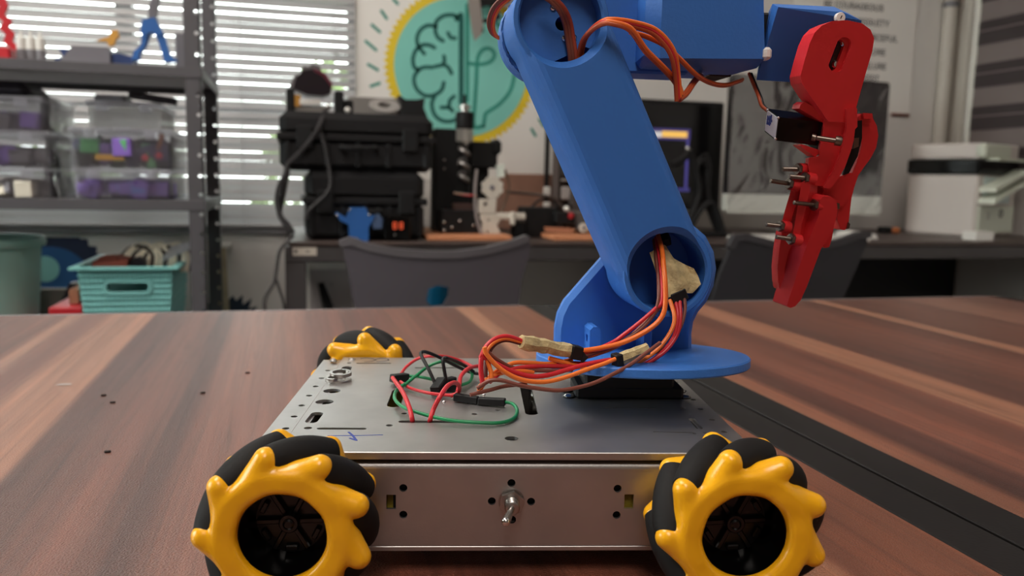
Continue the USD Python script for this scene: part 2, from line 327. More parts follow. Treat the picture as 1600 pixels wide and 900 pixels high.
# window in the left wall, out of the picture: the daylight on the left of the arm and the table
win3 = Thing('window_3', 'window in the left wall', base=(-2.35, .925, LW[2]), kind='structure')
for y in (LW[0], .925, LW[1]): win3.add('window_frame', bar((-2.37, y - .02, LW[2]), (-2.33, y + .02, LW[3])), FRAMEM)
for z in (LW[2], LW[3]): win3.add('window_frame', bar((-2.37, LW[0], z - .02), (-2.33, LW[1], z + .02)), FRAMEM)
for a, b in ((LW[0], .925), (.925, LW[1])): win3.add('pane', box((-2.352, a + .02, LW[2] + .02), (-2.348, b - .02, LW[3] - .02)), GLASS)
# window in the right wall with a banded roller blind
win2 = Thing('window_2', 'window in the right wall behind the banded roller blind', base=(WX + .06, RY0, RZ0), kind='structure')
for y in (RY0, (RY0 + RY1) / 2, RY1): win2.add('window_frame', bar((WX + .05, y - .02, RZ0), (WX + .1, y + .02, RZ1)), FRAMEM)
for z in (RZ0 + .01, RZ1 - .01): win2.add('window_frame', bar((WX + .05, RY0, z - .02), (WX + .1, RY1, z + .02)), FRAMEM)
win2.add('pane', box((WX + .07, RY0, RZ0), (WX + .074, RY1, RZ1)), GLASS)
ZL = mat('sheer_band', lin(124, 114, 112), .7, bump=.3, bscale=300); ZD = mat('opaque_band', lin(64, 56, 58), .7, bump=.3, bscale=300)
zb = Thing('roller_blind', 'grey roller blind of alternating light and dark bands on the right wall', 'blind', base=(WX - .01, 1.6, RZ0 - .06))
z, k = RZ0 - .07, 0
while z < 2.15:
    hgt = .078 if k % 2 == 0 else .062
    zb.add('dark_band' if k % 2 == 0 else 'light_band', box((WX - .012 - .002 * (k % 2 == 0), RY0 - .03, z), (WX - .008, RY1 + .0, z + hgt)), ZD if k % 2 == 0 else ZL, smooth=False)
    if k % 2 == 0:
        for q in range(3): zb.add('rib', box((WX - .0155, RY0 - .03, z + .028 + q * .016), (WX - .0139, RY1, z + .032 + q * .016)), ZL if q % 2 else ZD, smooth=False)
    z += hgt; k += 1
zb.add('blind_roller', cyl((WX - .02, RY0 - .04, 2.18), (WX - .02, RY1, 2.18), .02, n=16), FRAMEM)
# corner boxing with a pipe
trimm = mat('trim_paint', lin(196, 190, 180), .6)
struct('trim_1', rbox((2.205, WY - .075, 0), (WX, WY, 2.7), .004), trimm)
p = Thing('wall_pipe', 'pale painted pipe standing in the corner beside the right window', 'pipe', base=(2.165, WY - .03, 0))
p.add('tube', cyl((2.165, WY - .03, 0), (2.165, WY - .03, 2.69), .022), trimm)
for z in (.5, 1.5, 2.3): p.add('clamp', cyl((2.165, WY - .03, z), (2.165, WY - .03, z + .02), .026), FRAMEM)
struct('baseboard_back', rbox((-2.3, WY - .012, 0), (2.2, WY, .08), .003), trimm)
# outside: a hedge of leaves some way beyond the glass
LEAF = mat('leaf_green', lin(120, 150, 70), .6, var=.3, vscale=2)
pts = RNG.uniform([-5, 5.2, 0], [1.5, 6.4, 1.0], (5200, 3)); pts[:, 2] *= 1.15 + .55 * np.sin(pts[:, 0] * 2.1) + .3 * np.sin(pts[:, 0] * 5.3 + 1)
d = RNG.normal(size=(5200, 3)); d /= np.linalg.norm(d, axis=1)[:, None]; e = np.cross(d, RNG.normal(size=(5200, 3))); e /= np.linalg.norm(e, axis=1)[:, None]
V = np.stack([pts - d * .07, pts + e * .03, pts + d * .07, pts - e * .03], 1).reshape(-1, 3); q = np.arange(5200)[:, None] * 4
hedge = trimesh.Trimesh(V, np.vstack([q + [0, 1, 2], q + [0, 2, 3]]), process=False)
single('hedge', hedge, LEAF, 'blurred green hedge outside, seen through the back blind', 'hedge', kind='stuff', smooth=False)
struct('ground', box((-9, 2.7, -.08), (9, 12, -.03)), mat('paving', lin(170, 168, 160), .8))

# ================================================================== the two tables in the foreground
def table(name, x0, x1, seam, label):
    t = Thing(name, label, 'table', base=((x0 + x1) / 2, .0, 0))
    e = .026
    a, b = (x0 + e, x1 - e)
    t.add('tabletop', rbox((a, -1.0, TABLE - .028), (b, .917 - .004, TABLE), .0006), WOOD)
    t.add('edge_strip', rbox((x0, -1.0, TABLE - .03), (x0 + e, .917, TABLE + .0004), .0006), BLACKEDGE)
    t.add('edge_strip', rbox((x1 - e, -1.0, TABLE - .03), (x1, .917, TABLE + .0004), .0006), BLACKEDGE)
    t.add('edge_strip', rbox((a, .913, TABLE - .03), (b, .918, TABLE + .0003), .001), mat('grey_edge_' + name + str(seam), lin(112, 106, 106), .4))
    for x in (x0 + .06, x1 - .06):
        for y in (-.9, .8): t.add('leg', rbox((x - .025, y - .025, 0), (x + .025, y + .025, TABLE - .03), .003), FRAMEM)
    return t
table('table', -1.35, .2868, 1, 'walnut-striped table carrying the wheeled robot, left of the black seam')
table('table', .2892, .95, 0, 'walnut-striped table on the right of the black seam, empty')

CRUMB = mat('crumb', lin(34, 26, 24), .7)
for x, y, w in ((162, 617, 'left one of the close pair of dark crumbs on the table'), (176, 628, 'right one of the close pair of dark crumbs on the table'), (387, 582, 'dark crumb farthest from the camera on the table'), (168, 705, 'dark crumb nearest the camera on the left of the table'), (317, 613, 'single dark crumb on the table nearest to the robot car')):
    q = onz(x, y, TABLE + .0008); single('crumb', rbox(q - [.0016, .0007, .0007], q + [.0016, .0007, .0004], .0003), CRUMB, w, 'crumb', 'crumbs on the table')
q = onz(100, 601, TABLE + .0006); single('paper_shred', hullpts([q + d for d in ([-.006, 0, 0], [-.002, .0012, .0006], [.005, .001, .0004], [.004, -.001, 0], [-.003, -.001, 0], [0, 0, .0010])]), mat('shred_grey', lin(170, 160, 154), .7), 'tiny pale shred of paper on the left of the table', 'shred')

# ================================================================== the wheeled robot
car = Thing('robot_car', 'silver sheet-metal robot car on four yellow and black mecanum wheels', 'robot', base=ROB.o, rotz=ROB.ang)
def cadd(name, mesh, mt, parent=None, **k): return car.add(name, mesh, mt, parent, local=True, **k)
# --- wheels: two lobed yellow side plates, nine slanted rubber rollers and a black hub
def side_plate():
    L = [((25.7 * math.cos(a), 25.7 * math.sin(a), 4.8), (18.8 * math.cos(a + .40), 18.8 * math.sin(a + .40), 5.6)) for a in (math.radians(40 * i) for i in range(9))]
    cut, sq, ex, ln = math.cos(math.radians(75)), math.sqrt, math.exp, math.log
    def sdf(x, y, z):
        r = sq(x * x + y * y) + 1e-9
        qx, qz = abs(r - 18.6) - 1.6, abs(z - 5.0) - 2.5
        e = sq(max(qx, 0) ** 2 + max(qz, 0) ** 2) + min(max(qx, qz), 0) - 2.3
        s = ex(-e * 1.0)
        if r > 13:
            for A, B in L:
                if (x * A[0] + y * A[1]) < r * 25.6 * cut: continue
                dx, dy, dz = B[0] - A[0], B[1] - A[1], B[2] - A[2]; px, py, pz = x - A[0], y - A[1], z - A[2]
                h = min(1, max(0, (px * dx + py * dy + pz * dz) / (dx * dx + dy * dy + dz * dz)))
                d = sq((px - h * dx) ** 2 + (py - h * dy) ** 2 + (pz - h * dz) ** 2) - (4.1 + .6 * h)
                s += ex(-d * 1.0)
        return min(max(ln(s) / 1.0, -9.0), (r - 14.5))
    M = m3.Manifold.level_set(sdf, [-31, -31, -.8, 31, 31, 10.2], 1.05, 0.0)
    mesh = tm(M); mesh.merge_vertices(); trimesh.smoothing.filter_taubin(mesh, lamb=.5, nu=.52, iterations=6); mesh.apply_scale(.001); return mesh
def lathe_closed(prof, n):
    prof = np.asarray(prof, float); k = len(prof); a = np.linspace(0, 2 * np.pi, n, endpoint=False)
    v = np.stack([np.outer(np.cos(a), prof[:, 0]), np.outer(np.sin(a), prof[:, 0]), np.broadcast_to(prof[:, 1], (n, k))], -1).reshape(-1, 3); f = []
    for i in range(n):
        j = (i + 1) % n
        for q in range(k):
            w = (q + 1) % k; f += [(i * k + q, j * k + q, j * k + w), (i * k + q, j * k + w, i * k + w)]
    m = trimesh.Trimesh(v, f, process=False); m.fix_normals(); return m.vertices, m.faces
def ring_mesh(prof, n=40): return trimesh.Trimesh(*lathe_closed(prof, n), process=False)
PL = side_plate()
FLIPX = trimesh.transformations.rotation_matrix(np.pi, [1, 0, 0])
RR = []; H = 12.6
for k in np.linspace(-1, 1, 15): RR.append(((6.9 - 2.0 * k * k) * .001, k * H * .001))
roller = lathe([(0, -H * .001), (.0036, -H * .001)] + RR + [(.0036, H * .001), (0, H * .001)], 24)
def hub_mesh():
    out = [ring_mesh([(.0149, .0035), (.0149, .0255), (.0118, .0255), (.0118, .016), (.0133, .012), (.0143, .0055), (.0143, .0035)], 48),
           lathe([(0, .0165), (.0118, .0165), (.0122, .018), (.0122, .020), (0, .020)], 48)]
    for i in range(6):
        a = i * np.pi / 3; out.append(rot(rbox((.003, -.0010, .0145), (.0115, .0010, .0172), .0004), a, [0, 0, 1]))
        out.append(rot(rbox((.0088, -.0022, .0148), (.0108, .0022, .0172), .0004), a + np.pi / 6, [0, 0, 1]))
    return cat(out)
HUB = hub_mesh()
HUBB = cat([cyl((0, 0, .0122), (0, 0, .018), .0034, n=24)])
SCREW = cat([lathe([(0, .0114), (.0012, .0114), (.0019, .0118), (.0019, .0126), (0, .0126)], 16)])
def wheel(cx, cy, cz, outward, spin, mirror, tilt=0.0):
    # wheel axis is local z, z = 0 the outer face; outward = -1 faces -y (towards the camera), +1 faces +y
    A = trimesh.transformations.rotation_matrix(np.pi / 2 if outward < 0 else -np.pi / 2, [1, 0, 0])
    if outward < 0: A = trimesh.transformations.rotation_matrix(-np.pi / 2, [1, 0, 0])     # local z -> +y (inwards)
    else: A = trimesh.transformations.rotation_matrix(np.pi / 2, [1, 0, 0])                # local z -> -y (inwards)
    S = np.eye(4)
    if mirror: S[0, 0] = -1
    M = trimesh.transformations.translation_matrix((cx, cy, cz)) @ trimesh.transformations.rotation_matrix(tilt, [0, 0, 1]) @ A @ trimesh.transformations.rotation_matrix(spin, [0, 0, 1]) @ S
    def P(m):
        q = T(m, M)
        return q
    root = numbered(car.path, 'wheel'); UsdGeom.Xform.Define(stage, root)
    cadd('side_plate', P(PL), YELLOW, root, smooth=60)
    rear = move(T(PL, trimesh.transformations.rotation_matrix(np.pi, [1, 0, 0])), (0, 0, .029))
    # seen along the axis, front lobes sit ahead of each roller and rear lobes behind it
    cadd('side_plate', P(rear), YELLOW, root, smooth=60)
    for i in range(9):
        phi = math.radians(40 * i - 21.5)
        c = np.array([math.cos(phi), math.sin(phi), 0]) * .0232 + [0, 0, .0145]; tg = np.array([-math.sin(phi), math.cos(phi), 0])
        ax = (tg * .72 + np.array([0, 0, -1]) * .69)                # front (outer) end is ahead, counter-clockwise
        cadd('roller', P(move(T(roller, trimesh.geometry.align_vectors([0, 0, 1], ax / np.linalg.norm(ax))), c)), RUBBER, root, smooth=50)
    cadd('hub', P(HUB), BLACKP, root, smooth=30); cadd('hub_boss', P(HUBB), BLACKP, root); cadd('hub_screw', P(SCREW), BLACKP, root)
    cadd('axle', P(cyl((0, 0, .014), (0, 0, .04), .0027)), PCBY, root)
wheel(-.0748, -.110, .0294, -1, math.radians(-2), True)
wheel(.0782, -.110, .0292, -1, math.radians(-3), True)
wheel(-.0728, .110, .0306, 1, math.radians(9), False)
wheel(.0772, .110, .0300, 1, math.radians(5), False)
# --- chassis: bent sheet body, side flanges, top plate with slots and holes
DZ = .048
def dk(x, y): q = ROB.onz(x, y, DZ); return q[:2]
def z3(x, y): return dk(400 + x / 3.8095, 490 + y / 3.8095)
def z4(x, y): return dk(740 + x / 3.6364, 490 + y / 3.6364)
fold = (z3(515, 262)[0] + z3(235, 680)[0]) / 2
XL, XR, YF, YB = fold, .083, -.0775, .0785
holes = []
def hole(c, r): holes.append(Point(*c).buffer(r, quad_segs=6))
def slot(a, b, w): holes.append(LineString([a, b]).buffer(w / 2, quad_segs=4))
hole(z3(452, 460), .0039); hole(z3(408, 525), .0039); hole(z3(795, 665), .0014); hole(z3(883, 595), .0012); hole(z3(310, 681), .0016); hole(z3(1300, 598), .0012); hole(z3(1440, 574), .0011); hole(z3(555, 294), .0012)
slot(z3(364, 596), z3(330, 640), .005); slot(z3(542, 320), z3(527, 350), .005)
slot(z3(605, 296), z3(797, 296), .0017); slot(z3(380, 684), z3(640, 685), .0024); slot(z3(955, 322), z3(1195, 322), .0017); slot(z3(870, 643), z3(1300, 645), .0030)
slot(z3(850, 460), z3(820, 545), .006); slot(z4(296, 420), z4(330, 565), .0055)
hole(z4(215, 709), .0026); slot(z4(1240, 600), z4(1283, 650), .0028); slot(z4(725, 535), z4(1035, 541), .0008); slot(z4(1025, 671), z4(1245, 676), .0008)
hole(z4(1320, 680), .0012); hole(z4(1190, 538), .0011); hole(z4(1255, 681), .0009)
deckp = sbox(XL, YF, XR, YB).difference(unary_union(holes))
cadd('top_plate', ext(deckp, .0013, DZ - .0013), STEEL)
cadd('plate_lip', rbox((XL, YF - .0006, DZ - .0030), (XR, YF + .0006, DZ - .00002), .0003), STEEL)
cadd('inner_baffle', rbox((XL, YF + .004, .02), (XR, YF + .005, DZ - .002), .0002), BLACKM)
cadd('plate_edge', rbox((XL - .0003, YF, DZ - .0013), (XL + .0004, YB, DZ + .0001), .0002), STEELEDGE)
fh = [Point(*z3(x, y)).buffer(.0014, quad_segs=5) for x, y in ((428, 323), (390, 368), (355, 416), (316, 470), (272, 528), (227, 593), (177, 663))]
fl = sbox(-.0935, YF + .002, XL + .004, YB - .001).difference(unary_union(fh))
cadd('side_flange', ext(fl, .0012, DZ - .0026), STEEL)
fh = [Point(*z4(x, y)).buffer(.0013, quad_segs=5) for x, y in ((1150, 377), (1198, 422), (1248, 472), (1290, 525), (1355, 585), (1425, 652))]
cadd('side_flange', ext(sbox(XR - .004, YF + .002, .0935, YB - .001).difference(unary_union(fh)), .0012, DZ - .0026), STEEL)
for sx in (-1, 1):
    cadd('end_wall', rbox((sx * .0935, YF + .002, .012), (sx * .0922, YB - .001, DZ - .0018), .0006), STEEL)
def pz(x, y): q = ROB.ony(x, y, -.0762); return (q[0], q[2])
def z5(x, y): return pz(560 + x / 3.2, 680 + y / 3.2)
ph = [Point(*z5(x, y)).buffer(.00147, quad_segs=6) for x, y in ((225, 262), (225, 395), (1295, 265), (1290, 397), (765, 237), (667, 328), (863, 330), (768, 420))]
ph += [Point(*z5(765, 330)).buffer(.003), sbox(*z5(140, 367), *z5(188, 296)), sbox(*z5(1327, 365), *z5(1376, 294))]
panel = sbox(-.0925, .0118, .0925, .0412).difference(unary_union(ph))
def front(poly, y, t): m = ext(poly, t); v = m.vertices.copy(); m.vertices = np.stack([v[:, 0], y + v[:, 2], v[:, 1]], 1); m.fix_normals(); return m
cadd('side_panel', front(panel, -.0766, .0012), STEEL)
cadd('side_panel', front(sbox(-.0925, .0118, .0925, .0412), .0766, .0012), STEEL)
def bend(y0, sgn):
    a = np.linspace(0, np.pi / 2, 7); r = .0026; P = [(y0 + sgn * (r - r * math.cos(t)), .0412 + r * math.sin(t)) for t in a] + [(y0 + sgn * .003, .0438)]
    Q = [(y0 + sgn * (r - (r - .0012) * math.cos(t)), .0412 + (r - .0012) * math.sin(t)) for t in a] + [(y0 + sgn * .003, .0426)]
    m = ext(Polygon(P + Q[::-1]), .185); v = m.vertices.copy(); m.vertices = np.stack([v[:, 2] - .0925, v[:, 0], v[:, 1]], 1); m.fix_normals(); return m
cadd('panel_bend', bend(-.0766, 1), STEEL, smooth=50); cadd('panel_bend', bend(.0778, -1), STEEL, smooth=50)
cadd('bottom_plate', rbox((-.0925, -.0768, .0098), (.0925, .0785, .0116), .0002), STEEL)
# motors behind the panels
for sx in (-1, 1):
    for sy in (-1, 1):
        mr = cadd('gear_motor', rbox((sx * .083, sy * .050, .019), (sx * .040, sy * .0735, .041), .002), PCBY)
        cadd('motor_can', cyl((sx * .040, sy * .062, .030), (sx * .018, sy * .062, .030), .0095), CHROME, mr)
# toggle switch on the panel
sw = numbered(car.path, 'toggle_switch'); UsdGeom.Xform.Define(stage, sw)
sx_, sz_ = z5(765, 328); yp = -.0766
def hexn(r, h): return ext(Polygon([(r * math.cos(t), r * math.sin(t)) for t in np.arange(6) * np.pi / 3 + .35]), h)
def toy(m, x, y, z): m = rot(m, np.pi / 2, [1, 0, 0]); return move(m, (x, y, z))
cadd('hex_nut', toy(hexn(.0047, .0021), sx_, yp - .0008, sz_), NICKEL, sw, smooth=False)
cadd('washer', toy(ext(Point(0, 0).buffer(.0048), .0006), sx_, yp, sz_), NICKEL, sw)
thr = cat([lathe([(0, 0), (.0027, 0), (.0027, .0006), (.0024, .0009)] + [(r, .0009 + .0009 * i + d) for i in range(5) for r, d in ((.0027, .0003), (.0027, .0006), (.0024, .0009))] + [(.0018, .0056), (0, .0056)], 20)])
cadd('threaded_bush', toy(thr, sx_, yp - .0016, sz_), NICKEL, sw)
tip = ROB.ony(560 + 737 / 3.2, 680 + 432 / 3.2, yp - .017)
cadd('lever', cat([tube([(sx_, yp - .006, sz_), tuple(np.array([sx_, yp - .006, sz_]) * .5 + tip * .5), tuple(tip)], [.0011, .00135, .00165], 14, sm=False), T(trimesh.creation.icosphere(2, .00165), trimesh.transformations.translation_matrix(tip))]), CHROME, sw, smooth=40)
# screws at deck corners, side bolts
def panhead(x, y, z, r=.0024): return move(lathe([(r, 0), (r, .0006), (r * .7, .0013), (0, .0016)], 16), (x, y, z))
for q in (z3(460, 278), z3(572, 272)): cadd('screw', panhead(*q, DZ - .0006, .0020), NICKEL)
cadd('side_bolt', cyl((.0935, -.040, .040), (.0985, -.040, .040), .0013), CHROME)
cadd('side_bolt', cyl((-.0935, .006, .038), (-.097, .006, .038), .0017), BLACKP)
# pen marks on the plate
def pen(pts, w): return ribbon([tuple(p) for p in pts], w)
mk = unary_union([pen([z3(430, 727), z3(600, 726), z3(752, 722)], .0006), pen([z3(552, 706), z3(575, 725), z3(598, 755), z3(560, 742)], .0009)])
cadd('blue_pen_mark', ext(mk, .00006, DZ), INKB, label='blue pen mark like a sideways 4 on the steel plate')
t_ = np.linspace(0, 1, 9)
mk = unary_union([pen([z3(625, 268), z3(650, 264), z3(690, 268), z3(715, 276), z3(690, 284), z3(650, 287)], .0008), pen([z3(712, 272), z3(745, 266), z3(785, 270), z3(790, 278), z3(765, 283), z3(720, 286)], .0008)])
cadd('grey_pen_mark', ext(mk, .00006, DZ), INKG, label='grey marker 3 written sideways on the steel plate')
# base servo of the arm, bolted to the plate
sv = numbered(car.path, 'base_servo'); UsdGeom.Xform.Define(stage, sv)
cadd('servo_case', rbox((.0375, -.005, DZ + .0002), (.0785, .0155, .062), .0012), BLACKM, sv)
cadd('mounting_flange', rbox((.0335, -.0055, DZ + .0002), (.0828, .0160, DZ + .0062), .0012), BLACKM, sv)
for x in (.0312, .0845):
    for y in (-.0005, .0095):
        cadd('screw', panhead(x, y, DZ, .0026), CHROME, sv); cadd('rubber_grommet', cyl((x, y, DZ), (x, y, DZ + .0005), .0031), BLACKP, sv)
cadd('output_shaft', cyl((.0685, .005, .062), (.0685, .005, .0655), .0065), BLACKP, sv)
# loose washers lying on the plate
w0 = z3(490, 398)
def washer(lbl, c, z, ro, ri, h, tiltx=0.0):
    g = ring_mesh([(ri, 0), (ro, 0), (ro, h), (ri, h)], 36); g = rot(g, tiltx, [1, 0, 0]); g = move(g, (c[0], c[1], DZ + z))
    single('washer', inframe(g, ROB), NICKEL, lbl, 'washer', 'loose washers on the robot plate')
washer('widest flat steel washer, bottom of the small stack on the metal plate', w0, .0, .0062, .0036, .0009)
washer('thicker steel ring washer lying tilted on top of the stack on the metal plate', (w0[0] + .001, w0[1] + .0012), .0024, .0052, .0040, .0016, .06)
washer('smallest bright washer at the front left of the washer stack', (w0[0] - .0026, w0[1] - .003), .0013, .0030, .0018, .0010, .1)
# --- jumper wires over the plate (x, y in a 5x crop of the photograph, h the height above the plate)
def w5(x, y, h): return ROB.out(ROB.onz(600 + x / 5, 500 + y / 5, DZ + h))[0]
def wire(pts, r, mt, name='jumper_wire', thing=car, label=None):
    thing.add(name, tube([w5(*p) for p in pts], r, 8, 7), mt, smooth=60, label=label)
RW, TW = .0010, .00078
wire([(225, 805, -.006), (222, 790, 0), (200, 690, .004), (150, 570, .006), (95, 490, .006), (68, 452, .004)], RW, WIRER, label='red battery wire rising from a slot in the plate')
wire([(352, 808, -.006), (358, 790, 0), (390, 690, .005), (440, 595, .010), (500, 512, .012), (560, 490, .010), (590, 530, .006), (570, 575, .003), (520, 592, .002)], RW, WIRER, label='red battery wire looping out of a slot')
wire([(125, 430, .002), (180, 360, .004), (270, 300, .008), (370, 283, .010), (480, 285, .009), (600, 318, .006), (690, 362, .004)], TW, WIRER)
wire([(128, 482, .002), (200, 530, .002), (300, 560, .002), (400, 578, .002), (540, 590, .002)], TW, WIRER)
wire([(575, 560, .003), (590, 500, .004), (600, 440, .006), (650, 385, .007), (700, 366, .006), (765, 358, .005)], RW, WIRER)
wire([(178, 437, .002), (280, 445, .004), (380, 465, .003)], TW, WIREG)
wire([(160, 510, .003), (185, 488, .003), (260, 428, .005), (350, 360, .008), (450, 325, .010), (560, 335, .008), (650, 372, .005), (688, 425, .003), (670, 480, .002), (600, 510, .002)], TW, WIREG)
wire([(945, 640, .0022), (1005, 655, .002), (1040, 705, .0015), (1012, 768, .001), (900, 803, .001), (700, 800, .0012), (520, 783, .0016), (380, 755, .0020), (240, 715, .003), (150, 680, .003), (92, 630, .003), (84, 580, .003), (108, 540, .003), (160, 500, .003)], TW, WIREG)
wire([(412, 540, .002), (400, 500, .004), (350, 390, .010), (290, 275, .016), (296, 252, .0172), (320, 248, .0172), (365, 262, .016), (450, 300, .013), (540, 348, .008), (640, 395, .004), (700, 415, .003), (765, 420, .003)], TW * 1.1, WIREK)
wire([(492, 500, .003), (472, 400, .009), (460, 315, .014), (470, 298, .0145), (490, 297, .0145), (540, 315, .012), (620, 352, .008), (700, 405, .004)], TW * 1.1, WIREK)
def housing(a, b, r, name='jumper_housing'):
    A, B = w5(*a), w5(*b); d = (B - A); L = np.linalg.norm(d)
    g = T(rbox((-r, -r, 0), (r, r, L), r * .2), trimesh.geometry.align_vectors([0, 0, 1], d / L)); car.add(name, move(g, A), BLACKM, smooth=20)
housing((62, 458, .003), (178, 445, .002), .0019); housing((550, 600, .0022), (735, 628, .0018), .0016); housing((738, 632, .0018), (948, 642, .0022), .0016)
housing((400, 560, .002), (455, 480, .004), .0024); housing((430, 500, .003), (550, 470, .003), .0018); housing((500, 520, .002), (580, 520, .003), .0018)
for a in ((470, 640, .0012), (690, 580, .0015), (780, 585, .0015)): car.add('solder_pin', T(trimesh.creation.icosphere(1, .0008), trimesh.transformations.translation_matrix(w5(*a))), CHROME)

# ================================================================== the robot arm
arm = Thing('robot_manipulator', 'blue 3D-printed robot arm with red gripper standing on the robot car', 'robot arm', base=ARM.o, rotz=ARM.ang)
def aadd(name, mesh, mt, parent=None, **k): return arm.add(name, mesh, mt, parent, local=True, **k)
def aplate(poly, yf, t, c):                                          # outline in (x, z), chamfered front face at y = yf
    m = loft(poly, t, c, bottom=False); v = m.vertices.copy(); m.vertices = np.stack([v[:, 0], yf + t - v[:, 2], v[:, 1]], 1); m.fix_normals(); return m
def afront(poly, yf, t): m = ext(poly, t); v = m.vertices.copy(); m.vertices = np.stack([v[:, 0], yf + v[:, 2], v[:, 1]], 1); m.fix_normals(); return m
def a2(x, y, Y): q = ARM.ony(x, y, Y); return (q[0], q[2])
def chaikin(p, n=2, closed=True):
    p = np.asarray(p, float)
    for _ in range(n):
        q = np.roll(p, -1, 0); p = np.stack([.75 * p + .25 * q, .25 * p + .75 * q], 1).reshape(-1, 2)
    return p
def crumple(g, amp, sc, seed): v = g.vertices; g.vertices = v + (np.stack([meshkit.noise(v * sc, seed + k) for k in range(3)], 1) - .5) * amp; return g
# turntable disc
disc = lathe([(0, 0), (.0477, 0), (.0483, .0006), (.0483, .0036), (.0477, .0042), (0, .0042)], 96)
disc = move(rot(disc, math.radians(-4.5), [1, 0, 0]), (-.001, -.003, .0638))
aadd('turntable_disc', disc, BLUE)
# upright bracket plate
bp = [(868, 572), (868.5, 536), (869, 513), (873, 492), (884, 470), (899, 453), (955, 389), (985, 360), (1016, 346), (1050, 341), (1084, 351), (1105, 369), (1118, 394), (1122, 420), (1118, 447), (1106, 474), (1093, 489), (1086, 503), (1083, 522), (1083, 545), (1086, 572)]
pl = Polygon([a2(x, y, .012) for x, y in bp]); pl = pl.buffer(-.002, quad_segs=6).buffer(.002, quad_segs=6).simplify(.0001)
aadd('bracket_plate', aplate(pl, .012, .006, .0024), BLUE)
bx = ARM.ony(1040, 480, .022)
aadd('shoulder_servo', rbox((-.012, .0185, .090), (.022, .040, .1105), .001), BLACKM)
q0, q1 = ARM.ony(921, 545, .000), ARM.ony(939, 511, .000)
tabp = Polygon([(q0[0], q0[2] - .004), (q1[0], q0[2] - .004), (q1[0], q1[2] - .0015), (q1[0] - .0015, q1[2]), (q0[0] + .0015, q1[2]), (q0[0], q1[2] - .0015)])
tab = man(afront(tabp, .000, .013)) - man(rbox((q0[0] - .001, .0045, q0[2] + .002), (q0[0] + .0032, .0075, q0[2] + .0056), .0004))
aadd('cable_tab', tm(tab), BLUE, smooth=30)
q0, q1 = ARM.ony(1003, 535, .002), ARM.ony(1020, 514, .002)
aadd('cable_tab', rbox((q0[0], .002, q0[2] - .006), (q1[0], .013, q1[2]), .001), BLUE)
# lower link: a filleted body between two open round ends
YL0, YL1 = -.024, .0105
cl, cu_ = ARM.ony(1049, 427, YL0), ARM.ony(880, 26, YL0)
RO, RI = .0200, .0171; YF2 = YL0 + .0135
core = LineString([(cl[0], cl[2]), (cu_[0], cu_[2])]); P = []
for k in range(7):
    t = k / 6 * np.pi / 2; ins, yy = .0075 * (1 - math.sin(t)), YL0 + .0015 + .011 * (1 - math.cos(t))
    P += [(x, yy, z) for x, z in core.buffer(RO - ins, quad_segs=14).exterior.coords]
P += [(x, YL1, z) for x, z in core.buffer(RO - .001, quad_segs=14).exterior.coords]
M = m3.Manifold.hull_points(np.array(P))
def ycyl(c, r, y0, y1, n=72): return man(T(lathe([(0, 0), (r - .0004, 0), (r, .0004), (r, y1 - y0), (0, y1 - y0)], n), np.array([[1, 0, 0, c[0]], [0, 0, 1, y0], [0, -1, 0, c[2]], [0, 0, 0, 1.]])))
for c in (cl, cu_): M = M + ycyl(c, RO, YL0 + .0042, YL1)
def ycone(c, r0_, r1_, y0, y1): return man(T(lathe([(0, 0), (r0_, 0), (r1_, y1 - y0), (0, y1 - y0)], 72), np.array([[1, 0, 0, c[0]], [0, 0, 1, y0], [0, -1, 0, c[2]], [0, 0, 0, 1.]])))
for c in (cl, cu_): M = M - ycone(c, RI + .0052, RI - .0004, YL0 - .0015, YL0 + .0058)
M = M - ycyl(cl, RI, YL0 - .01, YL1 - .008) - ycyl(cu_, RI, YL0 - .01, YF2)
d_ = (cu_ - cl) / np.linalg.norm(cu_ - cl)
M = M - man(cyl(cl + [0, .014, 0] , cu_ + [0, .014, 0] - d_ * .014, .0085, n=24))       # hollow for the cables
hc = ARM.ony(780 + 680 / 6.92, 255 / 6.92, YF2)
M = M - ycyl(hc, .0029, -.02, YL1 + .01, 24)
aadd('lower_link', tm(M), BLUE, smooth=28)
aadd('joint_servo', rbox((hc[0] - .02, YL1 + .0002, hc[2] - .010), (hc[0] + .02, YL1 + .0004, hc[2] + .010), .00005), BLACKM)
for px in ((780 + 585 / 6.92, 78 / 6.92), (780 + 712 / 6.92, 412 / 6.92), (780 + 800 / 6.92, 410 / 6.92)):
    q = ARM.ony(*px, YF2); aadd('screw', rot(lathe([(.0015, 0), (.0015, .0006), (.001, .001), (0, .0011)], 14), np.pi / 2, [1, 0, 0]).apply_translation((q[0], YF2, q[2])), CHROME)
# upper arm: round joint end, beam and the deep chamfered servo housing
cj = ARM.ony(857, 54, .0112)
aadd('joint_disc', T(lathe([(0, 0), (.0203, 0), (.0209, .0006), (.0209, .016), (.0190, .018), (0, .018)], 80), np.array([[1, 0, 0, cj[0]], [0, 0, 1, .0112], [0, -1, 0, cj[2]], [0, 0, 0, 1.]])), BLUE)
aadd('support_scar', T(crumple(ring_mesh([(.0200, .0), (.0211, .0), (.0212, .003), (.0211, .006), (.0212, .009), (.0211, .012), (.0200, .012)], 160), .0009, 900, 8), np.array([[1, 0, 0, cj[0]], [0, 0, 1, .0112], [0, -1, 0, cj[2]], [0, 0, 0, 1.]])), BLUER, label='rough patch of printing supports')
f0, f1 = ARM.ony(1031, 91, -.008), ARM.ony(1193, 1.5, -.008); f2 = ARM.ony(1195, 92, -.008)
zb0, zb1 = f0[2], f1[2] + .001
aadd('beam', rbox((cj[0], .0120, ARM.ony(1000, 124, .034)[2]), (f0[0] + .02, .0345, cj[2] + .0207), .001), BLUE)
zlow = ARM.ony(1120, 124.5, .036)[2]
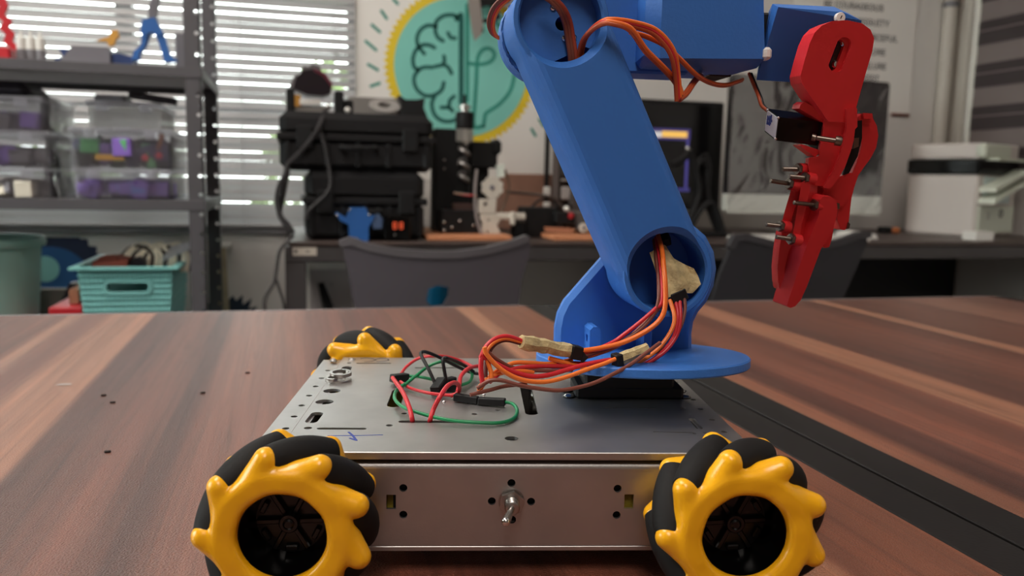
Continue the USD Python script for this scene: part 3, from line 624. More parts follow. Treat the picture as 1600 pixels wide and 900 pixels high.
xl = ARM.ony(1007, 50, -.0005)[0]
P = [(f0[0], -.008, zb0), (f2[0], -.008, f2[2]), (f0[0], -.008, zb1 + .002), (f1[0], -.008, zb1)]
P += [(xl, -.0005, zb0 + .002), (xl, -.0005, zb1 + .002), (xl, .036, zb0 - .002), (xl, .036, zb1), (xl + .001, .006, zlow + .003), (f2[0], .000, f2[2] - .003), (f2[0] - .001, .010, zlow + .004), (f2[0] - .006, .016, zlow), (xl + .002, .016, zlow), (xl + .002, .036, zlow), (f2[0] - .006, .036, zlow), (f2[0], .036, f2[2]), (f1[0], .036, zb1)]
aadd('servo_housing', hullpts(P), BLUE, smooth=20)
qa, qb = ARM.ony(1105, 118, .020), ARM.ony(1140, 123, .020)
aadd('housing_servo', rbox((qa[0], .018, zlow - .0006), (qb[0], .038, zlow + .002), .0004), BLACKP)
# wrist box
def A3(x, y, Y): return ARM.ony(x, y, Y)
tl, tr1, tr2, br, bl_ = A3(1216, 11, -.016), A3(1318, 19, -.016), A3(1346, 32, -.016), A3(1336, 134, .001), A3(1182, 125, .001)
tb, tb1, tb2 = A3(1207, 6, -.011), A3(1303, 10.5, .004), A3(1328, 22, .004)
P = [tl, tr1, tr2, br, bl_, tb, tb1, tb2, bl_ + [.014, .03, .004], br + [-.004, .03, .004], tb + [0.012, .035, -.001], A3(1192, 119, .004), tb2 + [-.004, .02, -.004]]
aadd('wrist_box', hullpts(P), BLUE, smooth=20)
aadd('wrist_servo', rbox((f1[0] - .004, .0, zb0 + .004), (f1[0] + .008, .02, zb1 - .004), .001), BLACKM)
qa = A3(1199, 84, -.008); aadd('servo_horn', rbox((qa[0] - .0022, -.010, qa[2] - .0027), (qa[0] + .0016, -.004, qa[2] + .0027), .0012), WHITEP)
qa = A3(1314, 27, -.0185)
horn = rot(lathe([(0, 0), (.0020, 0), (.0022, .0003), (.0022, .002), (0, .002)], 24), -np.pi / 2, [1, 0, 0]); aadd('servo_horn', move(horn, qa), WHITEP)
aadd('horn_mark', move(rot(rbox((-.0002, -.0001, -.0007), (.0002, .0001, .0007), .00005), .4, [0, 1, 0]), qa + [0.0001, -.0001, .0001]), BLACKM)

# --- red gripper
gr = numbered(arm.path, 'gripper'); UsdGeom.Xform.Define(stage, gr)
def gadd(name, mesh, mt=RED, **k): return arm.add(name, inframe(mesh, GRF), mt, gr, **k)
TILT = math.radians(22); GN = -GRF.y * math.cos(TILT) - UP * math.sin(TILT); GZ0 = GRF.ony(1310, 85, -.024)[2]
def G(x, y, Y): return GRF.inn(onp(x, y, GRF.out([0, Y, GZ0])[0], GN))[0]      # the gripper hangs rolled back a little
def z4p(p): return [(1180 + x / 5, 150 + y / 5) for x, y in p]
def z3p(p): return [(1190 + x / 4.736, 300 + y / 4.736) for x, y in p]
SD = np.array([-.92, -.33, .15]); SD /= np.linalg.norm(SD)
def gp(pts, Y, vec, ch=1, dy=0.0):
    if ch:
        g = Polygon(pts).buffer(0); r = 2.2 * ch; g2 = g.buffer(-r, quad_segs=5).buffer(2 * r, quad_segs=5).buffer(-r, quad_segs=5)
        g = g2 if g2.geom_type == 'Polygon' and g2.area > .85 * g.area else g
        pts = np.array(g.simplify(.12).exterior.coords)[:-1]
    Q = np.array([G(x, y, Y) for x, y in pts]); 
    return prism(Q, vec)
GY = -.024
plp = [(1251, 118), (1257, 95), (1265, 68), (1273, 51), (1284, 40), (1300, 33), (1323, 31.5), (1347, 36.5), (1360, 46), (1366, 60), (1363, 80), (1352, 117), (1337, 171), (1334, 192), (1294, 190), (1282, 172), (1266, 150), (1253, 130)]
pm = man(gp(plp, GY, (-.0012, .0105, .0004)))
a_, b_ = np.array([1319, 67]), np.array([1306, 101])
sl = np.array(LineString([a_, b_]).buffer(7.6, quad_segs=6).exterior.coords)[:-1]; rim = np.array(LineString([a_, b_]).buffer(10.5, quad_segs=6).exterior.coords)[:-1] + [2, 1]
Qs = np.array([G(x, y, GY - .002) for x, y in sl]); Qr = np.array([G(x, y, GY - .001) for x, y in rim])
pm = pm - man(prism(Qs, (-.0012, .016, .0))) - man(prism(Qr, (-.0001, .003, 0)))
gadd('mounting_plate', tm(pm), smooth=35)
gadd('slot_back', gp([tuple(q) for q in np.array(LineString([a_, b_]).buffer(9).exterior.coords)[:-1]], GY + .0045, (0, .002, 0), 0), mat('dark_brown_plastic', lin(44, 24, 24), .5))
for x, y in ((1318, 67), (1305.5, 101)):
    q = G(x, y, GY + .0042); gadd('screw', rot(lathe([(.0017, 0), (.0017, .0007), (.0012, .0014), (0, .0015)], 14), np.pi / 2, [1, 0, 0]).apply_translation(q), CHROME)
gadd('base_block', gp(z4p([(545, 175), (700, 170), (712, 240), (690, 340), (655, 460), (600, 620), (545, 705), (470, 700), (425, 610), (415, 560), (420, 480), (500, 470), (505, 400), (525, 300)]), GY + .001, (.002, .010, 0)))
gadd('base_rim', gp(z4p([(708, 95), (796, 90), (800, 240), (780, 260), (772, 340), (750, 420), (700, 560), (640, 660), (580, 725), (525, 715), (610, 590), (665, 450), (695, 330), (715, 240)]), GY - .002, (.0015, .009, 0), 1))
gadd('drive_gear', gp(z4p([(800, 165), (845, 132), (915, 138), (920, 175), (950, 230), (962, 310), (945, 405), (900, 490), (850, 555), (805, 620), (775, 710), (752, 800), (728, 1010), (700, 1050), (665, 1040), (640, 960), (655, 860), (690, 750), (740, 640), (790, 520), (832, 390), (830, 270)]), GY + .010, (-.001, .006, 0)))
gadd('gear_tooth', gp(z4p([(845, 132), (915, 136), (918, 180), (848, 178)]), GY + .008, (0, .009, 0), 0))
gadd('spacer', gp(z4p([(772, 330), (812, 325), (808, 395), (768, 412)]), GY + .004, (0, .008, 0), 0), BOLT)
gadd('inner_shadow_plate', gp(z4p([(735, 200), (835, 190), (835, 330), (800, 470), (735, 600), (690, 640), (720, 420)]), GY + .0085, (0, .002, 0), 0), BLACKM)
gadd('neck', gp(z4p([(520, 640), (600, 640), (690, 620), (740, 600), (780, 600), (740, 760), (690, 860), (640, 860), (560, 760), (480, 790), (430, 760), (440, 640)]), GY + .0085, (0, .006, 0)))
for pts, Y in ((([(345, 98), (356, 66), (385, 45), (450, 80), (560, 155), (585, 180), (545, 218), (450, 160)]), GY + .004), (([(350, 388), (370, 378), (495, 420), (500, 445), (470, 477)]), GY + .003)):
    gadd('servo_bracket', gp(z4p(pts), Y, (-.001, .007, 0.0005), 0))
# gripper servo with its label
def Z4(x, y, Y): return G(1180 + x / 5, 150 + y / 5, Y)
S0, S1, S2, S3 = Z4(188, 165, GY + .002), Z4(545, 212, GY + .006), Z4(163, 348, GY + .0035), Z4(97, 98, GY + .013)
e1, e2, e3 = S1 - S0, S2 - S0, S3 - S0
def ppd(o, a, b, c): return hullpts([o + i * a + j * b + k * c for i in (0, 1) for j in (0, 1) for k in (0, 1)])
gadd('gripper_servo', ppd(S0, e1, e2, e3), BLACKP, smooth=20)
gadd('servo_flange', ppd(S0 + e1 * .90 - e2 * .06 - e3 * .1, e1 * .09, e2 * 1.28, e3 * 1.2), BLACKP, smooth=20)
n1 = -e1 / np.linalg.norm(e1) * .0003
gadd('servo_label', ppd(S0 + e2 * .06 + e3 * .06, n1, e2 * .88, e3 * .9), LABELW, smooth=20)
for (u, v, du, dv) in ((.12, .52, .40, .10), (.2, .62, .30, .12), (.30, .45, .1, .35), (.5, .58, .1, .3), (.25, .78, .38, .1)):
    gadd('label_print', ppd(S0 + e2 * u + e3 * v + n1, n1 * .4, e2 * du, e3 * dv), INKB, smooth=20)
for u, v in ((.04, .02), (.93, .02), (.04, .93)): gadd('case_screw', T(trimesh.creation.icosphere(1, .0007), trimesh.transformations.translation_matrix(S0 + e2 * u + e3 * v + n1)), CHROME)
# machine screws with nuts, all along the gripper's axis
def bolt(tip, nut, Y, r=.00105, nr=.0026, dY=.0025):
    a, b = G(*tip, Y - dY), G(*nut, Y); d = (b - a) / np.linalg.norm(b - a)
    k = 14; prof = [(0, 0), (r * .8, 0), (r, r * .3)]; L = np.linalg.norm(b - a)
    for i in range(k): prof += [(r, L * (i + .3) / k), (r * .86, L * (i + .8) / k)]
    prof += [(r, L), (0, L)]
    R = trimesh.geometry.align_vectors([0, 0, 1], d)
    gadd('machine_screw', move(T(lathe(prof, 12), R), a), BOLT, smooth=50)
    gadd('hex_nut', move(T(ext(Polygon([(nr * math.cos(t), nr * math.sin(t)) for t in np.arange(6) * np.pi / 3]).difference(Point(0, 0).buffer(r * .7)), .0023), R), b - d * .0006), BOLT, smooth=20)
    gadd('boss', move(T(lathe([(0, 0), (nr * 1.05, 0), (nr * 1.05, .004), (0, .004)], 20), R), b + d * .0010), RED)
for t, n_, Y in (((215, 570), (330, 572), GY + .004), ((266, 628), (385, 640), GY), ((118, 662), (262, 685), GY)): bolt(z4p([t])[0], z4p([n_])[0], Y)
for t, n_, Y in (((238, 78), (385, 95), GY - .002), ((36, 240), (135, 252), GY - .001), ((108, 332), (215, 348), GY - .004)): bolt(z3p([t])[0], z3p([n_])[0], Y)
a, b = z4p([(442, 322)])[0], z4p([(625, 348)])[0]
A_, B_ = G(*a, GY - .001), G(*b, GY - .004); d = (B_ - A_) / np.linalg.norm(B_ - A_); R = trimesh.geometry.align_vectors([0, 0, 1], d); L = np.linalg.norm(B_ - A_)
gadd('machine_screw', move(T(lathe([(0, 0), (.0015, 0), (.0015, .0015), (.0009, .002), (.0011, .003), (.0011, L), (.0021, L), (.0021, L + .0022), (.0016, L + .0028), (0, L + .0029)], 16), R), A_), BOLT, smooth=40)
# links and fingers (each outline is the edge turned to the camera; the piece's breadth runs along the gripper's axis)
gadd('link_bar', gp([(1241, 281), (1249, 279), (1254, 284), (1250, 300), (1240, 330), (1234, 352), (1229, 365), (1222, 364), (1221, 350), (1226, 330), (1235, 300)], GY + .002, -SD * .006 + [0, .004, 0]))
gadd('link_bar', gp([(1252, 285), (1258, 282), (1266, 284), (1265, 298), (1258, 330), (1252, 352), (1249, 375), (1241, 378), (1239, 366), (1245, 330), (1250, 300)], GY - .002, -SD * .006 + [0, .004, 0]))
gadd('link_bar', gp([(1288, 284), (1300, 278), (1312, 284), (1312, 300), (1300, 372), (1296, 385), (1284, 386), (1283, 370)], GY + .006, (.0006, .006, 0)))
gadd('boss', gp(z3p([(452, 350), (500, 340), (512, 372), (500, 408), (465, 415), (445, 395)]), GY + .004, (0.0, .006, 0)))
fin = z3p([(432, 60), (455, 32), (510, 30), (555, 70), (562, 120), (556, 180), (520, 300), (440, 420), (395, 540), (335, 700), (290, 800), (250, 845), (215, 858), (185, 846), (205, 780), (240, 680), (275, 560), (325, 420), (375, 290), (425, 170)])
gadd('finger', gp(fin, GY - .004, (-.0042, .0085, .0012), 1), smooth=40)
gadd('finger_boss', gp(z3p([(545, 75), (578, 85), (578, 125), (548, 132)]), GY - .002, (0, .004, 0), 0), BOLT)
fin2 = z3p([(160, 255), (200, 300), (222, 400), (200, 440), (180, 520), (168, 600), (165, 680), (195, 700), (135, 740), (122, 660), (118, 560), (130, 430), (145, 340)])
gadd('finger', gp(fin2, GY + .003, (-.001, .006, 0), 2), smooth=40)
gadd('gear_bolt', gp(z4p([(728, 985), (742, 1000), (735, 1035), (715, 1040)]), GY + .009, (0, .006, 0), 0), BOLT)
# --- servo cables
def ap(x, y, Y): return ARM.out(ARM.ony(x, y, Y))[0]
def ribbon_cable(pts, cols, name='servo_cable', step=(1.3, -.9), r=.00100, label=None):
    for i, c in enumerate(cols):
        k = i - (len(cols) - 1) / 2
        arm.add(name, tube([ap(x + step[0] * 2.9 * k, y + step[1] * 2.9 * k, Y) for x, y, Y in pts], r, 8, 7), c, smooth=60)
def S1_(p): return [(780 + x / 6.92, y / 6.92, Y) for x, y, Y in p]
ORB = (WIREB, WIRER, WIREO)
ribbon_cable(S1_([(480, -60, -.020), (590, 10, -.020), (680, 110, -.0185), (735, 240, -.015), (765, 400, -.013), (790, 560, -.0125), (800, 680, -.012)]), (WIREB, WIREB, mat('dull_red_wire', lin(150, 62, 44), .45)), step=(1.6, -.3))
ribbon_cable([(832, -14, -.005), (806, -10, .000), (785, 2, .006), (772, 18, .010), (767, 38, .014), (772, 54, .018), (786, 63, .022), (800, 67, .026)], (WIREO, WIRER, WIREB, WIREB), step=(-1.0, -.5), r=.0007)
RUST = mat('rust_wire', lin(176, 78, 40), .4)
ribbon_cable(S1_([(885, 640, -.012), (890, 560, -.013), (930, 420, -.017), (1020, 310, -.023), (1130, 250, -.027), (1230, 250, -.029)]) + [(985, 46, -.029), (1008, 78, -.024), (1030, 100, -.018), (1052, 123, -.012), (1062, 140, -.010), (1063, 150, -.010)], (RUST, WIREO), step=(.8, -1.0))
ribbon_cable(S1_([(880, 650, -.012), (880, 570, -.013), (915, 430, -.0165), (1000, 320, -.022), (1120, 240, -.0265), (1230, 230, -.028)]) + [(985, 37, -.026), (1018, 47, -.022), (1040, 66, -.020), (1053, 90, -.018), (1058, 125, -.014), (1060, 155, -.012)], (RUST, WIRER, WIREO), step=(.9, -1.0))
ribbon_cable([(1060, 156, -.011), (1072, 146, -.006), (1086, 126, .004), (1095, 118, .014)], (RUST, RUST), step=(.9, .6))
ribbon_cable([(985, 50, -.022), (1012, 58, -.018), (1040, 72, -.015), (1062, 92, -.010), (1088, 117, -.002), (1112, 130, .006), (1135, 133, .012), (1160, 125, .018)], (RUST, WIREO), step=(.5, -.8), r=.0008)
ribbon_cable([(1172, 115, .012), (1180, 135, .006), (1187, 152, .0), (1192, 166, -.002), (1205, 176, -.004)], (RUST, WIREK), step=(1.0, .2), r=.0008)
def S6(p): return [(840 + x / 3.4625, 340 + y / 3.4625, Y) for x, y, Y in p]
def S4(p): return [(740 + x / 3.6364, 490 + y / 3.6364, Y) for x, y, Y in p]
def cable(pts, mt, r=.00085, name='servo_cable'):
    arm.add(name, tube([ap(*p) for p in pts], r, 8, 7), mt, smooth=60)
WO2 = mat('bright_orange_wire', lin(240, 122, 48), .38)
# first bundle: out of the link's hole, down to the long taped joint
cable(S6([(652, 95, -.006), (672, 170, -.016), (682, 260, -.024), (690, 350, -.028), (692, 450, -.030), (680, 520, -.031), (640, 575, -.032), (560, 630, -.033), (450, 680, -.034), (330, 708, -.035), (235, 722, -.036)]), WIREO, .0011)
cable(S6([(640, 110, -.005), (655, 190, -.014), (668, 280, -.022), (676, 370, -.027), (672, 460, -.029), (640, 490, -.028), (560, 560, -.029), (470, 630, -.030), (405, 675, -.031), (300, 720, -.034), (235, 738, -.036)]), WIRER, .0009)
cable(S6([(630, 120, -.005), (640, 200, -.013), (652, 300, -.021), (656, 380, -.026), (654, 450, -.028), (630, 520, -.028), (560, 600, -.029), (480, 655, -.030), (380, 705, -.032), (240, 752, -.036)]), WIREB, .0009)
cable(S6([(668, 470, -.027), (620, 530, -.027), (540, 610, -.028), (440, 690, -.030), (330, 735, -.033), (240, 760, -.035)]), RUST, .0009)
# second bundle: below the torn tape
cable(S6([(715, 445, -.020), (738, 520, -.024), (735, 580, -.026), (700, 650, -.028), (640, 720, -.030), (560, 775, -.032), (450, 812, -.034), (330, 830, -.036), (210, 800, -.037), (60, 760, -.038)]), WO2, .00095)
cable(S6([(745, 448, -.020), (758, 520, -.024), (750, 600, -.026), (730, 660, -.027), (680, 725, -.029), (600, 785, -.031), (500, 820, -.033), (380, 800, -.034), (250, 790, -.036), (60, 790, -.037)]), WIRER, .00095)
cable(S6([(768, 440, -.020), (772, 520, -.024), (766, 590, -.026), (745, 650, -.027), (700, 712, -.029), (640, 760, -.030), (560, 800, -.031), (430, 830, -.033)]), WIRER, .00095)
cable(S6([(790, 415, -.020), (798, 480, -.022), (788, 550, -.024), (765, 610, -.025), (730, 670, -.026), (660, 720, -.028), (560, 750, -.029)]), WIREB, .0008)
# from the short taped joint and the disc to the tangle on the plate
cable(S4([(805, 258, -.041), (740, 285, -.043), (650, 315, -.045), (520, 362, -.048), (400, 388, -.050), (280, 378, -.052), (190, 340, -.053), (120, 285, -.053), (70, 225, -.053), (62, 190, -.053)]), WO2, .00095)
cable(S4([(780, 262, -.038), (640, 288, -.041), (520, 322, -.044), (420, 350, -.047), (320, 356, -.049), (210, 325, -.050), (110, 275, -.051), (36, 238, -.052)]), WIRER, .0010)
cable(S4([(1060, 165, -.036), (980, 225, -.040), (890, 290, -.044), (790, 345, -.048), (690, 392, -.051), (590, 420, -.053), (480, 436, -.055), (360, 425, -.056), (250, 405, -.057), (160, 380, -.057), (90, 382, -.057), (20, 425, -.057)]), WIREB, .00085)
cable(S4([(560, 262, -.034), (430, 285, -.038), (320, 280, -.042), (230, 280, -.045), (150, 315, -.047), (90, 360, -.050), (30, 420, -.054)]), WO2, .0009)
cable(S4([(620, 300, -.036), (480, 300, -.040), (360, 300, -.044), (250, 310, -.047), (150, 340, -.050), (90, 390, -.053)]), WIRER, .0009)
cable(S4([(560, 320, -.038), (450, 325, -.042), (340, 322, -.045), (230, 310, -.047), (140, 265, -.049), (60, 200, -.050)]), WIREB, .0008)
cable(S4([(300, 400, -.050), (180, 412, -.053), (90, 435, -.055), (-20, 462, -.057)]), WIREB, .0008)
cable(S4([(340, 330, -.045), (220, 325, -.048), (120, 350, -.051), (60, 395, -.053), (30, 440, -.055)]), WO2, .0010)
# the upright loop left of the long tape
cable(S4([(272, 155, -.044), (190, 130, -.046), (120, 145, -.048), (70, 190, -.050), (45, 250, -.052), (42, 330, -.053), (52, 400, -.054)]), WIRER, .0010)
cable(S4([(272, 162, -.044), (190, 140, -.046), (130, 155, -.048), (88, 190, -.050), (72, 230, -.051), (85, 290, -.052), (100, 340, -.053), (100, 390, -.054)]), WO2, .0009)
cable(S4([(265, 168, -.044), (190, 150, -.045), (135, 165, -.046), (95, 205, -.048), (70, 280, -.050), (66, 360, -.052)]), mat('maroon_wire', lin(92, 40, 36), .45), .0009)
# tape wraps and plugs
def wrap(name, pts, rs, mt, seg=9):
    g = tube([ap(*p) for p in pts], rs, seg, 5)
    arm.add(name, g, mt, smooth=35)
def tapewrap(pts, r):
    n = len(pts) ; g = tube([ap(*p) for p in pts], [r * (.94 + .10 * ((i * 7) % 5) / 4) for i in range(2 * (n - 1) + 1)], 7, 2)
    arm.add('tape_wrap', crumple(g, .0009, 300, 3), TAPE, smooth=12)
tapewrap(S4([(268, 160, -.044), (330, 175, -.042), (400, 185, -.040), (470, 200, -.038), (545, 212, -.037)]), .0031)
tapewrap(S4([(830, 262, -.039), (880, 240, -.038), (930, 220, -.036), (985, 200, -.035)]), .0027)
def plug(a, b, r):
    A, B = ap(*a), ap(*b); d = B - A; L = np.linalg.norm(d)
    arm.add('cable_plug', move(T(rbox((-r, -r, 0), (r, r, L), r * .15), trimesh.geometry.align_vectors([0, 0, 1], d / L)), A), BLACKM, smooth=20)
plug(S4([(545, 212, -.037)])[0], S4([(605, 225, -.036)])[0], .0028); plug(S4([(600, 225, -.036)])[0], S4([(632, 262, -.036)])[0], .0016)
plug(S4([(798, 268, -.040)])[0], S4([(835, 258, -.039)])[0], .0026)
plug(S6([(690, 100, -.004)])[0], S6([(694, 140, -.008)])[0], .0020)
plug(S6([(720, 442, -.019)])[0], S6([(800, 405, -.019)])[0], .0024)
# torn masking tape flag in the lower hole
def tapeflag(px, Ys, t=.0003):
    pts = [ap(840 + x / 3.4625, 340 + y / 3.4625, Y) for (x, y), Y in zip(px, Ys)]
    return pts
FL = [[(606, 190, -.012), (690, 145, -.010), (735, 220, -.012), (800, 255, -.014), (845, 275, -.016)],
      [(640, 290, -.016), (700, 260, -.015), (755, 290, -.019), (820, 300, -.015), (870, 320, -.017)],
      [(655, 345, -.018), (705, 350, -.018), (775, 360, -.022), (830, 350, -.018), (884, 360, -.019)],
      [(700, 435, -.021), (715, 430, -.021), (790, 400, -.021), (815, 410, -.019), (838, 408, -.019)]]
GRD = np.array([[ap(840 + x / 3.4625, 340 + y / 3.4625, Y) for x, y, Y in row] for row in FL])
from scipy.interpolate import RectBivariateSpline
us, vs = np.linspace(0, 3, 22), np.linspace(0, 4, 26)
Sg = np.stack([RectBivariateSpline(range(4), range(5), GRD[:, :, k], kx=1, ky=1)(us, vs) for k in range(3)], -1)
nn = Sg.shape; idx = np.arange(nn[0] * nn[1]).reshape(nn[0], nn[1]); fq = np.stack([idx[:-1, :-1], idx[:-1, 1:], idx[1:, 1:], idx[1:, :-1]], -1).reshape(-1, 4)
V = Sg.reshape(-1, 3); V = V + (meshkit.noise(V * 300, 5)[:, None] - .5) * .0007 * ARM.y; back_ = V + ARM.y * .0003; K = len(V)
F3 = np.vstack([fq[:, [0, 1, 2]], fq[:, [0, 2, 3]]]); bd = np.concatenate([idx[0], idx[1:, -1], idx[-1, -2::-1], idx[-2:0:-1, 0]])
sidef = [(a, b, b + K) for a, b in zip(bd, np.roll(bd, -1))] + [(a, b + K, a + K) for a, b in zip(bd, np.roll(bd, -1))]
arm.add('tape_flag', trimesh.Trimesh(np.vstack([V, back_]), np.vstack([F3, F3[:, ::-1] + K, sidef]), process=False), TAPE, smooth=40)

# ================================================================== the back of the room
def px2(x, y, Y): q = ony(x, y, Y); return (q[0], q[2])
def pb(x0, y0, x1, y1, Y, dep, c=.003):                              # a box whose front face fills a window of the photograph at depth Y
    a, b = ony(x0, y1, Y), ony(x1, y0, Y); return rbox((a[0], Y, a[2]), (b[0], Y + dep, b[2]), c)
def slab(pts, Y, dep): return wallplate(Polygon([px2(x, y, Y) for x, y in pts]).buffer(0), Y + dep, dep)
def pt(x, y, Y): return ony(x, y, Y)
def ptube(pts, r, seg=7, n=5): return tube([ony(x, y, Y) for x, y, Y in pts], r, seg, n)
def disk(x, y, Y, r, dep, n=28): q = ony(x, y, Y); return cyl((q[0], Y + dep, q[2]), (q[0], Y, q[2]), r, n=n)
DGREY = mat('rack_grey', lin(82, 80, 84), .5, bump=.05)
PALE = mat('shelf_board', lin(182, 178, 180), .55)
# --- rack
RX0, RX1, RYF, RYB = -1.1726, -.1726, 1.80, 2.20
rack = Thing('shelf_rack', 'dark grey slotted steel shelf rack standing before the left window', 'shelf rack', base=((RX0 + RX1) / 2, 2.0, 0))
for x in (RX0, RX1 - .030):
    for y in (RYF, RYB - .03):
        poly = sbox(x, 0, x + .03, 1.75).difference(unary_union([Point(x + .024, z).buffer(.004, quad_segs=3) for z in np.arange(.05, 1.74, .04)]))
        g = [front(poly, y, .002)]
        inner = x + .028 if x > -.6 else x
        side_ = box((inner, y, 0), (inner + .002, y + .03, 1.75)); g.append(side_)
        rack.add('post', cat(g), DGREY, smooth=False)
SHELVES = [(1.0825, 1.103), (.817, .839), (.395, .42)]
for z0, z1 in SHELVES:
    for y in (RYF - .002, RYB - .0005): rack.add('shelf_lip', rbox((RX0 - .002, y, z0), (RX1 + .002, y + .003, z1), .0008), DGREY)
    for x in (RX0 - .003, RX1): rack.add('shelf_lip', rbox((x, RYF, z0), (x + .003, RYB, z1), .0008), DGREY)
    rack.add('shelf_board', box((RX0, RYF + .002, z1 - .006), (RX1, RYB, z1 - .001)), PALE if z0 > 1 else DGREY, smooth=False)
ZU, ZL_, ZB = SHELVES[0][1] - .001, SHELVES[1][1] - .001, SHELVES[2][1] - .001
def onshelf(m, z):                                                   # set a piece down on a shelf
    return move(m, (0, 0, z - m.vertices[:, 2].min()))
# --- things on the upper shelf
Y1 = 1.86
RED2 = mat('red_print_far', lin(178, 30, 40), .45)
ch = Thing('red_lattice', 'red zigzag printed piece leaning at the left end of the top shelf', 'printed part', base=(pt(20, 85, Y1)[0], Y1, ZU))
zz = [(-6, -30), (8, 0), (2, 14), (14, 24), (8, 34), (18, 44), (14, 56), (24, 64), (18, 74), (28, 90)]
ch.add('strut', onshelf(slab([(x + 4, y) for x, y in zz] + [(x - 10, y + 2) for x, y in zz[::-1]], Y1 + .03, .008), ZU), RED2)
single('red_block', onshelf(pb(-14, 68, 14, 88, Y1 - .02, .05), ZU), RED2, 'small red block at the far left of the top shelf', 'block')
GLUE = mat('bottle_white', lin(206, 204, 198), .45); GLUEG = mat('bottle_label_grey', lin(112, 110, 114), .5)
for i, (x, lab) in enumerate(((32, 'left white bottle with grey lower half in the row of three on the top shelf'), (47, 'middle white bottle with grey lower half in the row of three on the top shelf'), (62, 'right white bottle with grey lower half in the row of three on the top shelf'))):
    q = pt(x, 88, Y1); r = .0088; t = Thing('squeeze_bottle', lab, 'bottle', base=(q[0], Y1 + .01, ZU), group='squeeze bottles on the top shelf')
    t.add('body', move(lathe([(0, 0), (r, 0), (r + .0003, .002), (r + .0003, .025), (r, .027), (0, .027)], 20), (q[0], Y1 + .01, ZU)), GLUEG)
    t.add('shoulder', move(lathe([(0, .026), (r, .026), (r, .043), (r * .85, .050), (r * .4, .054), (0, .054)], 20), (q[0], Y1 + .01, ZU)), GLUE)
    t.add('cap', move(lathe([(0, .053), (.0032, .053), (.0022, .063), (0, .064)], 12), (q[0], Y1 + .01, ZU)), GLUE)
BLUE2 = mat('blue_print_far', lin(38, 92, 160), .5); NAVYP = mat('navy_print_far', lin(40, 62, 110), .5); ORANGE2 = mat('ochre_print', lin(196, 142, 58), .5); GREYP = mat('grey_print', lin(104, 102, 108), .5)
t = Thing('grey_robot_shell', 'grey wedge-shaped box with a dark blue back on the top shelf', 'robot shell', base=(pt(130, 92, Y1)[0], Y1, ZU))
t.add('shell', onshelf(slab([(88, 92), (100, 80), (112, 64), (135, 65), (152, 66), (168, 67), (171, 72), (171, 94)], Y1 - .02, .06), ZU), GREYP)
t.add('rear_panel', onshelf(slab([(84, 90), (84, 76), (98, 74), (90, 60), (112, 63), (118, 90)], Y1 + .045, .03), ZU), NAVYP)
t = Thing('blue_tray', 'dark blue printed tray with an ochre claw sticking out, on the top shelf', 'printed part', base=(pt(190, 92, Y1)[0], Y1, ZU))
t.add('tray', onshelf(slab([(171, 92), (170, 72), (185, 70), (207, 76), (206, 93)], Y1, .06), ZU), NAVYP)
t.add('claw', slab([(150, 64), (160, 60), (170, 58), (174, 48), (183, 46), (186, 58), (181, 60), (178, 70), (170, 72), (166, 64)], Y1 + .02, .015), ORANGE2)
t = Thing('blue_leg_model', 'bright blue printed walking-leg model straddling on the top shelf', 'printed model', base=(pt(240, 92, Y1)[0], Y1, ZU))
yb = Y1 - .02
t.add('body', slab([(222, 30), (242, 27), (248, 40), (254, 50), (252, 56), (244, 54), (238, 50), (230, 52), (226, 60), (219, 48)], yb, .035), BLUE2)
t.add('leg', slab([(222, 46), (234, 50), (230, 62), (226, 72), (218, 82), (216, 93), (205, 93), (209, 80), (220, 70)], yb + .004, .025), BLUE2)
t.add('leg', slab([(240, 48), (250, 46), (257, 58), (262, 74), (265, 86), (276, 93), (274, 96), (256, 96), (252, 80), (246, 62)], yb + .004, .025), BLUE2)
t.add('top_link', slab([(231, 30), (232, 10), (240, -10), (250, -12), (246, 8), (243, 28)], yb + .01, .02), GREYP)
single('grey_bracket', onshelf(pb(274, 28, 288, 94, Y1 + .08, .06), ZU), GREYP, 'upright grey bracket beside the rack post on the top shelf', 'bracket')
